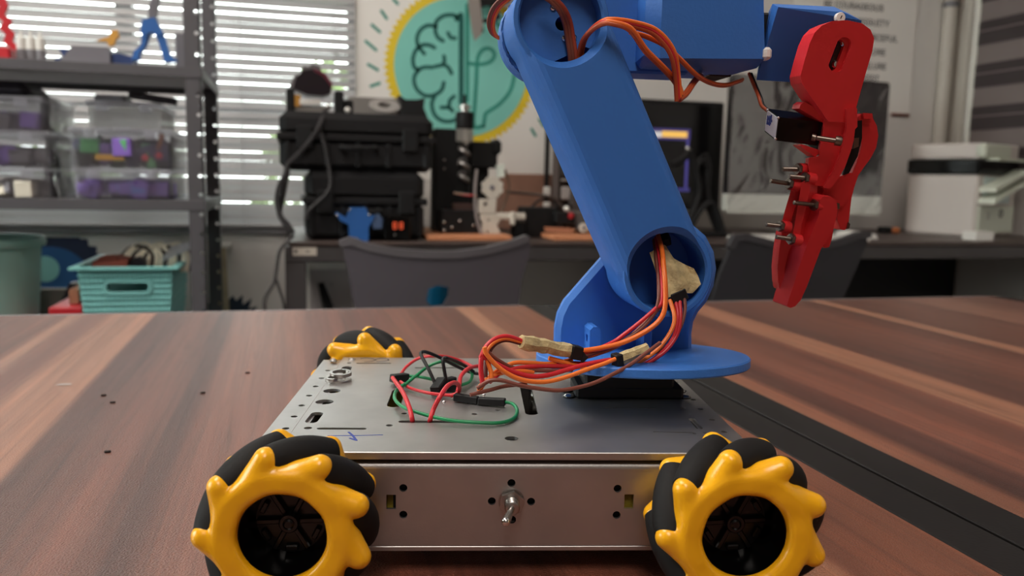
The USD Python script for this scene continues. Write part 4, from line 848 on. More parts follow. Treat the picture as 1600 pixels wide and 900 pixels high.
# --- clear storage boxes on the lower shelf
CLEAR = clear('clear_box', (.97, .97, .98), .1, (.95, .95, .97), .17, tl=.88)
FROST = clear('frosted_box', (.97, .97, .98), .1, (.98, .98, .97), .6, tl=.95)
LIDC = clear('clear_lid', (.9, .9, .92), .12, (.8, .8, .85), .4)
WRAPC = clear('clear_wrap', (.95, .95, .95), .1, (.85, .85, .85), .12)
COLS = {k: mat('part_' + k, lin(*v), .45) for k, v in dict(violet=(138, 108, 196), navy=(70, 70, 112), purple=(150, 96, 186), blue=(108, 140, 210), green=(104, 190, 124), ochre=(255, 200, 62), red=(235, 66, 86), brown=(150, 90, 50), cream=(222, 216, 200), black=(36, 34, 42), grey=(120, 118, 126)).items()}
def cbox(x0, y0, x1, y1, Y, dep, label, bits, cols, seed, fill=.7, shell=None):
    rg = np.random.default_rng(seed)
    a, b = ony(x0, y1, Y), ony(x1, y0, Y); lo, hi = np.array([a[0], Y, a[2]]), np.array([b[0], Y + dep, b[2]])
    t = Thing('storage_box', label, 'storage box', base=((lo[0] + hi[0]) / 2, Y + dep / 2, lo[2]), group='clear storage boxes on the lower shelf')
    w, lt = .0016, .010
    outer = man(rbox(lo, hi - [0, 0, lt], .004)) - man(box(lo + w, (hi[0] - w, hi[1] - w, hi[2])))
    t.add('box_body', tm(outer), shell or CLEAR, smooth=25)
    t.add('lid', rbox((lo[0] - .004, lo[1] - .004, hi[2] - lt - .001), (hi[0] + .004, hi[1] + .004, hi[2] - .0012), .003), LIDC)
    for x in (lo[0] + .2 * (hi[0] - lo[0]), lo[0] + .8 * (hi[0] - lo[0])): t.add('clip', rbox((x - .012, lo[1] - .008, hi[2] - .022), (x + .012, lo[1] - .004, hi[2] - .004), .002), LIDC)
    if bits:
        s = Thing('plastic_parts', bits, 'plastic parts', base=((lo[0] + hi[0]) / 2, Y + dep / 2, lo[2] + .002), kind='stuff')
        for ci, c in enumerate(cols):
            g = []
            for _ in range(12):
                sz = rg.uniform(.008, .020, 3); p = rg.uniform(lo + [.014, .012, .0], [hi[0] - .014, lo[1] + dep * .7, lo[2] + .001]); p[2] = lo[2] + .019 + rg.uniform(0, 1) * ((hi[2] - lt - lo[2] - .040) * fill)
                g.append(move(rot(rbox(-sz, sz, .002), rg.uniform(-.35, .35), rg.normal(size=3)), np.clip(p, lo + .014, hi - .014 - [0, 0, lt])))
            s.add('part', cat(g), COLS[c], smooth=False)
    return t
YB1 = 1.83
zb = lambda: None
cbox(118, 264, 264, 309.3, YB1, .26, 'lower clear box of the right stack, half full of purple parts', 'purple and blue plastic pieces in the bottom clear box of the right stack', ('purple', 'violet', 'blue', 'violet'), 11, .12)
cbox(112, 202, 266, 262.5, YB1, .26, 'middle clear box of the right stack, packed with dark and bright parts', 'dark mixed plastic pieces with ochre and green ones in the middle box', ('navy', 'black', 'navy', 'violet', 'green'), 12, .95)
q = ony(172, 246, YB1 + .004); single('ochre_bar', rbox((q[0] - .028, YB1 + .003, q[2] - .006), (q[0] + .026, YB1 + .009, q[2] + .006), .002), COLS['ochre'], 'ochre yellow bar lying behind the front wall of the middle box', 'bar')
q = ony(250, 222, YB1 + .004); single('brown_stick', rot(rbox((q[0] - .004, YB1 + .003, q[2] - .016), (q[0] + .004, YB1 + .009, q[2] + .016), .002), .3, [0, 1, 0], q), COLS['brown'], 'brown stick leaning inside the right end of the middle box', 'stick')
for (x, y, l) in ((226, 247, 'left'), (248, 243, 'right')):
    q = ony(x, y, YB1 + .004); single('red_bead', T(trimesh.creation.icosphere(2, .0075), trimesh.transformations.translation_matrix(q + [0, .007, 0])), COLS['red'], f'{l} one of two small red beads in the middle clear box', 'bead')
cbox(138, 160, 250, 200.5, YB1 + .02, .22, 'top clear box of the right stack, nearly empty and whitish', None, (), 13, shell=FROST)
single('black_strip', rot(pb(200, 149, 275, 157, YB1 + .06, .03), .12, [0, 1, 0], ony(238, 153, YB1 + .06)), COLS['black'], 'black and navy strip lying on the top box of the right stack', 'strip')
single('grey_pouch', pb(146, 149, 196, 158.5, YB1 + .05, .08, .004), COLS['grey'], 'flat grey pouch on top of the right box stack', 'pouch')
cbox(-85, 262, 73, 309.3, YB1, .26, 'lowest clear box of the left stack at the picture edge', 'grey plastic pieces in the lowest box of the left stack', ('grey', 'cream', 'grey'), 14, .2)
cbox(-85, 204, 72, 260.5, YB1, .26, 'middle clear box of the left stack, dark contents', 'dark pieces in the middle box of the left stack', ('navy', 'grey', 'violet'), 15, .4)
cbox(-85, 150, 62, 202.5, YB1, .26, 'top clear box of the left stack, violet-grey contents', 'violet-grey pieces in the top box of the left stack', ('grey', 'violet', 'grey'), 16, .3)
single('dark_bag', pb(-60, 128, 44, 148.6, YB1 + .03, .16, .02), COLS['black'], 'dark bag lying on top of the left stack of boxes', 'bag')
wv = trimesh.creation.box((.016, .2, .20)); wv = wv.subdivide().subdivide().subdivide(); q = ony(90, 235, YB1 + .1)
v = wv.vertices; v += (meshkit.fbm(v * 30, 3, 4)[:, None] - .5) * np.array([.02, .0, .0]); wv.vertices = v + [q[0] - .002, YB1 + .13, .8395 + .1]
single('plastic_wrap', wv, WRAPC, 'crumpled clear plastic wrap between the two box stacks', 'plastic wrap')
# --- bottom shelf: bin, basket and what lies in them
TEAL = mat('bin_teal', lin(150, 196, 186), .5); TURQ = mat('basket_turquoise', lin(126, 190, 187), .5)
bc = onz(-18, 430, .70); bc = np.array([ony(-34, 400, 1.98)[0], 1.99, 0]); R_ = ony(66, 385, 1.99)[0] - bc[0]; zt = ony(40, 380, 1.82)[2]
bt = Thing('plastic_tub', 'round grey-teal plastic tub with a broad rim on the bottom shelf', 'tub', base=(bc[0], bc[1], ZB))
hb = zt - ZB
bt.add('bowl', move(ring_mesh([(R_ * .78, 0), (R_ * .96, hb - .012), (R_ * .93, hb - .012), (R_ * .75, .004), (0.001, .004), (.001, 0)], 48), (bc[0], bc[1], ZB)), TEAL)
bt.add('rim', move(ring_mesh([(R_ * .93, hb - .014), (R_ * 1.03, hb - .018), (R_ * 1.05, hb - .010), (R_ * 1.02, hb), (R_ * .94, hb - .001)], 48), (bc[0], bc[1], ZB)), TEAL)
yk = 1.815; kx0, kx1 = ony(120, 420, yk)[0], ony(270, 420, yk)[0]; kz = ony(200, 419, yk)[2]; zb0_ = ZB
bk = Thing('woven_basket', 'turquoise woven-pattern plastic basket with a slot handle on the bottom shelf', 'basket', base=((kx0 + kx1) / 2, yk + .12, zb0_))
hd = .26; tap = .022; hz = kz - zb0_
def bface(u, v, d=0): return np.array([kx0 + tap * (1 - v) + u * (kx1 - kx0 - 2 * tap * (1 - v)), yk + tap * (1 - v) - d, zb0_ + v * hz])
hx0, hx1 = ony(166, 448, yk)[0], ony(232, 448, yk)[0]; hz0, hz1 = ony(200, 456, yk)[2], ony(200, 442, yk)[2]
body = m3.Manifold.hull_points(np.array([(x + s * (tap if z == zb0_ else 0), y + sy * (tap if z == zb0_ else 0), z) for z in (zb0_, kz) for x, s in ((kx0, 1), (kx1, -1)) for y, sy in ((yk, 1), (yk + hd, -1))]))
inn = m3.Manifold.hull_points(np.array([(x + s * (tap if z < kz else 0), y + sy * (tap if z < kz else 0), z) for z in (zb0_ + .004, kz + .01) for x, s in ((kx0 + .003, 1), (kx1 - .003, -1)) for y, sy in ((yk + .003, 1), (yk + hd - .003, -1))]))
slot_ = man(wallplate(rrect(hx0, hz0, hx1, hz1, (hz1 - hz0) * .48), yk + .05, .1))
bk.add('basket_body', tm((body - inn) - slot_), TURQ, smooth=20)
g = []
for i in range(20):
    for j in range(22):
        u, v = (i + .5) / 20, .03 + (j + .5) / 23.5; p = bface(u, v)
        if hx0 - .008 < p[0] < hx1 + .008 and hz0 - .008 < p[2] < hz1 + .008: continue
        g.append(move(rot(rbox((-.0048, -.0040, -.0040), (.0048, .001, .0040), .0018), .25 * (1 if (i + j) % 2 else -1), [0, 1, 0]), p))
bk.add('weave', cat(g), TURQ, kind='stuff', smooth=25)
g = []
for i in range(20):
    for j in range(14):
        u, v = (i + .5) / 20, .03 + (j + .5) / 15.0; g.append(rbox((kx1 - tap * (1 - v) - .001, yk + tap * (1 - v) + u * (hd - 2 * tap * (1 - v)) - .0045, zb0_ + v * hz - .003), (kx1 - tap * (1 - v) + .002, yk + tap * (1 - v) + u * (hd - 2 * tap * (1 - v)) + .0045, zb0_ + v * hz + .003), .001))
bk.add('weave', cat(g), TURQ, kind='stuff', smooth=25)
rimo = sbox(kx0 - .010, yk - .010, kx1 + .010, yk + hd + .010).buffer(.004).difference(sbox(kx0 + .003, yk + .003, kx1 - .003, yk + hd - .003))
bk.add('basket_rim', bev(rimo, .006, .0012).apply_translation((0, 0, kz - .003)), TURQ)
hr = rrect(hx0 - .006, hz0 - .006, hx1 + .006, hz1 + .006, .010).difference(rrect(hx0, hz0, hx1, hz1, .0065)); bk.add('handle_rim', wallplate(hr, yk + .006, .008), TURQ)
CLOTH = mat('brown_cloth', lin(124, 62, 48), .9, bump=.6, bscale=300); BEIGE = mat('beige_cable', lin(232, 222, 200), .6); DBROWN = mat('dark_cable', lin(52, 44, 40), .6)
cl_ = slab([(142, 428), (144, 410), (156, 402), (178, 401), (200, 406), (198, 428)], yk + .05, .06); cl_ = cl_.subdivide().subdivide(); v = cl_.vertices; cl_.vertices = v + np.stack([0 * v[:, 0], .006 * np.sin(v[:, 0] * 400), 0 * v[:, 0]], 1)
single('folded_cloth', cl_, CLOTH, 'rust brown folded cloth sticking out of the turquoise basket', 'cloth')
single('dark_cloth', slab([(196, 430), (198, 408), (214, 402), (226, 408), (228, 430)], yk + .07, .05), COLS['black'], 'black padded piece in the middle of the turquoise basket', 'pad')
rg = np.random.default_rng(4)
for i in range(10):
    x0 = 180 + i * 7; arch = [(x0, 425, yk + .10), (x0 + 8, 402 - i, yk + .11), (x0 + 25 + 2 * i, 386 - 3 * (i % 3), yk + .12), (x0 + 44, 386 + 5 * (i % 2), yk + .11), (x0 + 58, 398, yk + .10), (x0 + 55, 425, yk + .09)]
    single('coiled_cable', ptube(arch, .0036 + .001 * (i % 2), 7), BEIGE if i % 3 else DBROWN, ('beige' if i % 3 else 'dark brown') + f' cable loop rising from the basket, {["first", "second", "third", "fourth", "fifth", "sixth", "seventh", "eighth", "ninth", "tenth"][i]} from its left', 'cable', 'cable loops in the turquoise basket')
tr = Thing('clear_tray', 'clear ribbed plastic tray sticking up at the right of the basket', 'tray', base=(pt(280, 412, yk + .06)[0], yk + .06, kz - .03))
for i in range(4): tr.add('rib', slab([(252 + 4 * i, 404 - 6 * i), (292 + 3 * i, 388 - 4 * i), (294 + 3 * i, 392 - 4 * i), (254 + 4 * i, 408 - 6 * i)], yk + .05 + .012 * i, .01), LIDC)
tr.add('tray_wall', slab([(258, 424), (264, 404), (298, 392), (300, 424)], yk + .11, .004), CLEAR)
single('red_box', rbox((ony(80, 482, 1.84)[0], 1.82, ZB), (ony(132, 482, 1.84)[0], 1.98, ony(100, 480.5, 1.82)[2]), .002), RED2, 'red box standing left of the turquoise basket', 'box')
zbk = ony(100, 480.5, 1.82)[2]
single('brown_carton', rbox((ony(116, 470, 1.9)[0], 1.86, zbk), (ony(134, 470, 1.9)[0] - .004, 1.97, ony(116, 448, 1.9)[2]), .002), mat('carton', lin(150, 100, 74), .8), 'narrow brown carton standing on the red box by the basket', 'carton')
single('dark_wedge', slab([(90, 481), (108, 443), (120, 443), (118, 481)], 1.99, .04), COLS['black'], 'dark wedge-shaped holder behind the brown carton', 'holder')
single('grey_sheet', slab([(40, 500), (52, 452), (104, 452), (92, 500)], 2.1, .03), mat('panel_grey', lin(128, 122, 116), .7, var=.1), 'grey sheet leaning behind the tub on the bottom shelf', 'sheet')
# --- wall art under the window
NAVYW = mat('mural_navy', lin(34, 44, 74), .6); BLUEW = mat('mural_blue', lin(44, 98, 156), .6); TEALW = mat('mural_teal', lin(150, 215, 208), .6)
def wallpx(poly_px, off, t, mt, name, label, c='wall art'):
    return wallplate(poly_px, WY - off, t)
def mpx(x, y): return px2(x, y, WY)
cx, cz = mpx(78, 442); kpx = (mpx(178, 442)[0] - cx) / 100
sp = []
rg = np.random.default_rng(3)
for i in range(64):
    a = i / 64 * 2 * np.pi; r = (92 + (16 if i % 2 else -3) * rg.uniform(.2, 1.2)) * kpx; sp.append((cx + r * math.cos(a), cz + r * math.sin(a)))
ma = Thing('wall_mural', 'navy splash mural with blue and teal discs on the wall behind the tub', 'mural', base=(cx, WY, cz - .3))
cut = sbox(-3, .03, 3, WZ0 - .03)
ma.add('splash', wallplate(Polygon(sp).buffer(0).intersection(cut), WY, .0015), NAVYW, smooth=False)
ma.add('blue_disc', wallplate(Point(cx + 2 * kpx, cz - 4 * kpx).buffer(66 * kpx).intersection(cut), WY - .0015, .001), BLUEW, smooth=False)
tx, tz = mpx(71, 420); ma.add('teal_disc', wallplate(Point(tx, tz).buffer(22 * kpx), WY - .0025, .001), TEALW, smooth=False)
cx, cz = mpx(358, 512); sp = []
for i in range(48):
    a = i / 48 * 2 * np.pi; r = (52 + (14 if i % 2 else -4) * rg.uniform(.2, 1.1)) * kpx; sp.append((cx + r * math.cos(a), cz + r * math.sin(a)))
single('wall_splash', wallplate(Polygon(sp).buffer(0), WY, .0015), mat('mural_petrol', lin(20, 44, 62), .6), 'dark petrol splash painted on the wall right of the rack', 'mural', smooth=False)
single('wooden_lath', hullpts([q + d for q in (pt(346, 387, WY - .06), pt(352, 500, WY - .14)) for d in ([-.011, 0, 0], [.011, 0, 0], [-.011, .008, 0], [.011, .008, 0])] + [pt(352, 500, WY - .14) * [1, 1, 0] + d for d in ([-.012, -.1, 0], [.012, -.1, 0])]), mat('lath_wood', lin(176, 160, 132), .6, var=.15), 'pale wooden lath leaning against the wall beside the rack', 'lath')
single('white_hook', pb(340, 381, 361, 387, WY - .045, .045, .002), WHITEP, 'small white wall hook above the wooden lath', 'hook')
# --- the brain poster
POST = mat('poster_white', lin(243, 240, 234), .55); PTEAL = mat('poster_teal', lin(134, 212, 198), .55); PYEL = mat('poster_yellow', lin(236, 206, 48), .55); PDK = mat('poster_dark_teal', lin(22, 98, 90), .55); PMD = mat('poster_mid_teal', lin(44, 146, 128), .55)
yp_ = WY - .003
def P_(x, y): return px2(x, y, yp_)
x0 = P_(555, 100)[0]; x1 = P_(868, 200)[0]; zlo = P_(700, 282)[1]
po = Thing('brain_poster', 'white poster with a half brain, half light bulb in a teal and yellow disc', 'poster', base=((x0 + x1) / 2, WY, zlo))
po.add('sheet', box((x0, WY - .003, zlo), (x1, WY - .0003, 1.75)), POST, smooth=False)
ex, ez = P_(722, 106); r1 = P_(824, 110)[0] - ex
tooth = []
for i in range(144):
    a = i / 144 * 2 * np.pi; r = r1 * (1.155 if i % 2 else 1.095); tooth.append((ex + r * math.cos(a), ez + r * math.sin(a)))
po.add('yellow_ring', wallplate(Polygon(tooth), yp_, .0007), PYEL, smooth=False)
po.add('teal_disc', wallplate(Point(ex, ez).buffer(r1, quad_segs=24), yp_ - .0007, .0007), PTEAL, smooth=False)
def zp(p): return [P_(540 + x / 3.75, y / 3.75) for x, y in p]
def sm2(p): return smooth_path(np.array([(x, y, 0) for x, y in p]), 6)[:, :2]
dark = [[(650, 112), (675, 88), (677, 120), (677, 600)], [(660, 100), (620, 88), (570, 95), (530, 130), (525, 180), (540, 220), (570, 240)], [(600, 195), (615, 220), (640, 225)], [(530, 155), (480, 150), (440, 175), (418, 220), (425, 270), (460, 315)],
        [(520, 280), (490, 265), (450, 265), (415, 290), (395, 340), (400, 390), (425, 412)], [(510, 395), (460, 395), (425, 412), (400, 460), (415, 520), (460, 558), (510, 560), (560, 530), (575, 485)], [(525, 390), (565, 380), (578, 360), (576, 330)], [(570, 378), (600, 395), (620, 430)],
        [(520, 565), (505, 610), (520, 670), (560, 705), (610, 712), (645, 700)], [(560, 630), (605, 632), (625, 650)], [(635, 565), (610, 590), (605, 630)]]
for i, s in enumerate(dark):
    po.add('brain_line', wallplate(LineString(sm2(zp(s)) if i else zp(s)).buffer(.0056 if i else .0075, quad_segs=4), yp_ - .0014, .0006), PDK, smooth=False)
mid = [[(712, 30), (712, 590)], [(720, 372), (790, 378), (850, 360), (872, 320), (850, 288), (810, 288), (780, 322), (770, 372), (765, 480), (757, 600), (752, 738), (808, 738)], [(808, 738), (815, 690), (825, 662), (900, 610), (960, 540), (985, 460), (990, 380), (975, 280), (930, 180), (850, 110)]]
for i, s in enumerate(mid): po.add('bulb_line', wallplate(LineString(sm2(zp(s)) if i else zp(s)).buffer(.0052, quad_segs=4), yp_ - .0014, .0006), PMD, smooth=False)
rays = [[(280, -4), (305, 22)], [(210, 65), (240, 108)], [(155, 147), (200, 187)], [(118, 242), (178, 293)], [(133, 378), (188, 410)], [(148, 505), (198, 488)], [(1090, 757), (1112, 795)], [(1135, 700), (1160, 740)]]
for s in rays: po.add('ray', wallplate(LineString(zp(s)).buffer(.0042, quad_segs=3), yp_, .0006), PMD, smooth=False)
# thin hanging blade and dark clamp in front of the poster
hn = Thing('hanging_ruler', 'thin grey metal ruler hanging from a dark clamp before the brain poster', 'ruler', base=(pt(745, 0, 2.38)[0], 2.38, pt(745, 62, 2.38)[2]))
hn.add('blade', slab([(728, -60), (742, -60), (755, 40), (752, 54), (742, 64), (738, 50), (732, 10)], 2.38, .003), mat('ruler_grey', lin(164, 156, 150), .4, .4))
hn.add('clamp', slab([(744, -60), (790, -60), (798, 2), (746, 10)], 2.39, .03), BLACKM)
hn.add('hook', slab([(744, -10), (751, -10), (756, 50), (751, 52)], 2.384, .004), BLACKM)
hn.add('stem', slab([(752, 30), (768, 28), (778, 14), (783, 28), (774, 34), (753, 36)], 2.384, .004), BLACKM)
hn.add('hanger', box((pt(760, 0, 2.39)[0], 2.392, pt(760, -55, 2.39)[2]), (pt(775, 0, 2.39)[0], 2.449, pt(775, -60, 2.39)[2] + .05)), BLACKM)
# --- the text poster on the right
xr0, xr1 = px2(1236, 60, yp_)[0], px2(1430, 60, yp_)[0]; zr0 = px2(1415, 178, yp_)[1]
pr = Thing('text_poster', 'white poster with black capital slogans behind the red gripper', 'poster', base=((xr0 + xr1) / 2, WY, zr0))
pr.add('sheet', box((xr0, WY - .003, zr0), (xr1, WY - .0003, 1.75)), POST, smooth=False)
pr.add('bottom_rod', rbox((px2(1392, 180, yp_)[0], WY - .008, zr0 - .009), (xr1 + .001, WY - .0005, zr0 + .001), .002), mat('rod_brown', lin(110, 58, 44), .5))
INK = mat('poster_ink', lin(44, 42, 44), .6)
for s, xe, yc in (('BE COURAGEOUS', 1380, 13), ('EMBRACE AMBIGUITY', 1389, 37), ('BE RESOURCEFUL', 1402, 61), ('EXPLORE', 1383, 82), ('LEARN FROM FAILURE', 1384, 104), ('PERSIST', 1373, 123)):
    g = text(s, .0195, .0004, True); e = px2(xe, yc + 5, yp_); pr.add('lettering', xz(move(g, (e[0] - g.bounds[1][0], e[1], 0)), yp_), INK, smooth=False)
# --- desk along the back wall
DESK = mat('desk_laminate', lin(74, 62, 58), .45, var=.15, vscale=12, bump=.05)
DARKF = mat('desk_frame', lin(64, 60, 60), .5)
dx0 = -.0155
dk_ = Thing('long_desk', 'long dark brown work desk along the back wall', 'desk', base=(1.1, 2.14, 0))
dk_.add('desktop', rbox((dx0 + .01, 1.853, TABLE - .010), (WX - .01, 2.44, TABLE), .002), DESK)
dk_.add('front_rail', rbox((dx0, 1.856, TABLE - .045), (WX - .02, 1.88, TABLE - .0105), .002), DARKF)
for x in (dx0, 1.26, WX - .07):
    dk_.add('leg', rbox((x, 1.858, 0), (x + .045, 1.903, TABLE - .0105), .003), DARKF); dk_.add('leg', rbox((x, 2.38, 0), (x + .045, 2.425, TABLE - .0105), .003), DARKF)
dk_.add('back_panel', rbox((.955, 2.35, .12), (WX - .03, 2.37, TABLE - .05), .002), BLACKM)
lx = px2(457, 393, 1.85); lx2 = px2(495, 393, 1.85); zl = px2(470, 399.5, 1.855)[1]; zh = px2(470, 386.5, 1.855)[1]
dk_.add('label_sticker', box((lx[0], 1.8545, zl), (lx2[0], 1.8562, zh)), mat('sticker_beige', lin(186, 176, 164), .6), smooth=False, label='small beige sticker on the desk edge')
dk_.add('sticker_mark', box((lx[0] + .004, 1.854, zl + .006), (lx[0] + .010, 1.8546, zh - .006)), INK, smooth=False); dk_.add('sticker_mark', box((lx[0] + .028, 1.854, zl + .007), (lx[0] + .037, 1.8546, zh - .007)), mat('sticker_grey', lin(120, 112, 106), .6), smooth=False)
def ondesk(m): return move(m, (0, 0, TABLE + .0003 - m.vertices[:, 2].min()))
# cables at the left end of the desk
single('power_cable', ptube([(458, 368, 1.86), (446, 380, 1.84), (436, 396, 1.845), (431, 428, 1.85), (427, 444, 1.85), (416, 462, 1.85), (413, 480, 1.85), (418, 520, 1.85), (425, 720, 1.85)], .0042), mat('cable_grey', lin(74, 70, 70), .6), 'grey power cable hanging down beside the desk leg', 'cable')
single('thin_cable', ptube([(431, 436, 1.852), (438, 456, 1.853), (444, 478, 1.854), (446, 520, 1.855)], .003), mat('cable_dark', lin(58, 54, 54), .6), 'short branch of dark cable touching the desk leg', 'cable')
# black hard cases
CASE = mat('case_black', lin(14, 14, 17), .5, bump=.2, bscale=500, spec=.4)
def hardcase(x0, y0, x1, y1, Y, dep, label, desk):
    a, b = ony(x0, y1, Y), ony(x1, y0, Y); zlo_ = TABLE + .0004 if desk else desk_top[0]
    t = Thing('hard_case', label, 'hard case', base=((a[0] + b[0]) / 2, Y + dep / 2, zlo_), group='stacked black hard cases')
    zm = zlo_ + .58 * (b[2] - zlo_)
    t.add('case_base', rbox((a[0], Y, zlo_), (b[0], Y + dep, zm - .003), .014), CASE)
    t.add('case_lid', rbox((a[0], Y, zm - .002), (b[0], Y + dep, b[2]), .016), CASE)
    t.add('seam_band', rbox((a[0] - .006, Y - .006, zm - .010), (b[0] + .006, Y + dep + .006, zm + .006), .003), CASE)
    w = b[0] - a[0]
    for k in (.16, .84): t.add('latch', rbox((a[0] + k * w - .018, Y - .013, zm - .03), (a[0] + k * w + .018, Y - .003, zm + .022), .003), BLACKM)
    for k in (.05, .30, .5, .70, .95): t.add('rib', rbox((a[0] + k * w - .006, Y - .004, zlo_ + .008), (a[0] + k * w + .006, Y + .01, zm - .012), .002), CASE)
    t.add('handle', tube([(a[0] + .4 * w, Y - .004, zm - .02), (a[0] + .4 * w, Y - .020, zm - .024), (a[0] + .6 * w, Y - .020, zm - .024), (a[0] + .6 * w, Y - .004, zm - .02)], .006, 8, 4), BLACKM)
    desk_top[0] = b[2] + .0004; return t
desk_top = [0]
hardcase(478, 270, 664, 377, 1.90, .30, 'lower black hard case standing on the desk', True)
hardcase(437, 181, 678, 268, 1.905, .33, 'upper black hard case, wider, stacked on the other', False)
ztop = desk_top[0]
# on the upper case
def oncase(m): return move(m, (0, 0, ztop - m.vertices[:, 2].min()))
q = pt(600, 172, 2.03)
single('tape_roll', oncase(move(rot(ring_mesh([(.017, 0), (.037, 0), (.037, .012), (.017, .012)], 40), math.radians(28), [1, 0, 0]), (q[0], 2.02, ztop))), mat('roll_grey', lin(150, 146, 142), .5), 'pale grey tape roll lying on the upper black case', 'tape roll')
single('foam_block', oncase(pb(545, 150, 632, 182, 2.14, .05)), mat('foam_grey', lin(132, 128, 124), .85), 'grey foam block at the back of the upper black case', 'foam')
single('cat_ear_clip', oncase(slab([(622, 182), (628, 165), (624, 148), (634, 155), (652, 155), (664, 152), (662, 168), (668, 182)], 1.99, .05)), BLACKM, 'black bracket with two pointed ears on the upper case', 'bracket')
vr = Thing('microscope_rig', 'dark headset-like device held between two black posts on the upper case', 'device', base=(pt(492, 180, 1.97)[0], 1.99, ztop))
def vadd(n, m, mt): vr.add(n, m, mt)
def downto(x0, y0, x1, Y, dep): a = ony(x0, y0, Y); b = ony(x1, y0, Y); return rbox((a[0], Y, ztop), (b[0], Y + dep, a[2]), .003)
vadd('post', downto(447, 138, 460, 1.96, .05), BLACKM); vadd('post', downto(523, 142, 537, 1.96, .05), BLACKM)
vadd('post', downto(537, 156, 552, 1.98, .02), BLACKM)
hs = slab([(458, 138), (463, 120), (475, 110), (490, 108), (508, 116), (517, 130), (517, 146), (505, 150), (480, 148)], 1.955, .07)
vadd('housing', hs, mat('wine_black', lin(30, 22, 28), .25)); vadd('edge', slab([(490, 107), (509, 115), (519, 130), (519, 140), (515, 132), (505, 119), (490, 111)], 1.953, .06), mat('wine_edge', lin(96, 30, 48), .35))
vadd('visor', slab([(452, 135), (458, 122), (466, 112), (462, 124), (459, 140)], 1.957, .05), mat('visor_grey', lin(110, 106, 108), .2))
vadd('circuit_board', downto(460, 164, 514, 1.97, .03), mat('board_grey', lin(150, 146, 140), .5)); vadd('board', slab([(460, 148), (470, 148), (470, 166), (460, 166)], 1.965, .012), ORANGE2); vadd('roller', slab([(468, 155), (500, 155), (502, 163), (468, 163)], 1.962, .02), WHITEP)
vadd('knob', T(trimesh.creation.icosphere(2, .006), trimesh.transformations.translation_matrix(pt(513, 167, 1.955))), CHROME); vadd('knob', T(trimesh.creation.icosphere(2, .007), trimesh.transformations.translation_matrix(pt(543, 172, 1.965))), WHITEP)
vadd('cap', slab([(470, 112), (474, 103), (482, 104), (488, 100), (500, 103), (503, 112)], 1.985, .03), mat('cap_grey', lin(90, 84, 86), .6))
def chain(name, pts, r, label):
    p = smooth_path([ony(*q) for q in pts], 14); L = np.concatenate([[0], np.cumsum(np.linalg.norm(np.diff(p, axis=0), axis=1))]); s = np.arange(0, L[-1], .0016)
    pp = np.stack([np.interp(s, L, p[:, k]) for k in range(3)], 1); rr = r * (.78 + .32 * np.abs(np.sin(s / .0075 * np.pi)))
    single(name, tube(pp, rr, 8, sm=False), mat('braid_' + name + str(len(taken)), lin(42, 40, 42), .5), label, 'braided cable')
chain('braided_cable', [(508, 173, 1.95), (500, 195, 1.885), (486, 218, 1.88), (465, 242, 1.878), (449, 258, 1.875), (446, 272, 1.86), (436, 292, 1.85), (433, 318, 1.85), (442, 345, 1.848), (455, 362, 1.848)], .0058, 'braided black cable running from the device down the left of both cases')
chain('braided_cable', [(449, 262, 1.882), (446, 285, 1.86), (441, 310, 1.86), (437, 335, 1.86), (450, 352, 1.855), (458, 365, 1.85)], .0062, 'second braided black strand hanging at the left edge of the cases')
chain('braided_cable', [(500, 205, 1.884), (508, 232, 1.88), (514, 262, 1.878), (516, 290, 1.872), (508, 305, 1.87), (494, 318, 1.87), (482, 330, 1.87), (478, 345, 1.87)], .0042, 'thin braided black cable crossing the front of both cases')
# blue printed figure and small clock before the lower case
fg = Thing('blue_figure', 'small blue printed robot figure on the desk before the lower case', 'printed figure', base=(pt(568, 377, 1.87)[0], 1.87, TABLE))
fg.add('torso', ondesk(slab([(546, 378), (545, 352), (532, 346), (525, 336), (527, 333), (542, 342), (548, 326), (572, 326), (576, 336), (586, 338), (580, 350), (576, 356), (576, 378)], 1.868, .03)), BLUE2)
fg.add('claw', slab([(580, 338), (592, 334), (598, 342), (597, 356), (584, 358)], 1.87, .02), mat('figure_grey_blue', lin(70, 88, 120), .5))
for x, y in ((546, 328), (577, 336), (527, 337), (557, 373)): fg.add('screw', T(trimesh.creation.icosphere(1, .0028), trimesh.transformations.translation_matrix(pt(x, y, 1.867))), CHROME)
ck = Thing('digital_clock', 'small black box with two glowing orange digits on the desk', 'clock', base=(pt(622, 377, 1.875)[0], 1.88, TABLE))
ck.add('case', ondesk(pb(602, 338, 642, 378, 1.872, .025)), BLACKP)
GLOW = mat('orange_led', (.02, .01, .01), .5, emit=lin(255, 92, 48), estr=.45)
for x in (617, 627):
    a, b = px2(x - 3.0, 358, 1.8715), px2(x + 2.8, 347, 1.8715); zmid = (a[1] + b[1]) / 2
    ring_ = rrect(a[0], a[1], b[0], b[1], .002).difference(unary_union([rrect(a[0] + .0024, zmid + .0008, b[0] - .0024, b[1] - .002, .0006), rrect(a[0] + .0024, a[1] + .002, b[0] - .0024, zmid - .0008, .0006)]))
    ck.add('digit', wallplate(ring_, 1.8718, .0006), GLOW, smooth=False)
ck.add('knob', disk(617, 367, 1.8695, .003, .003), CHROME)
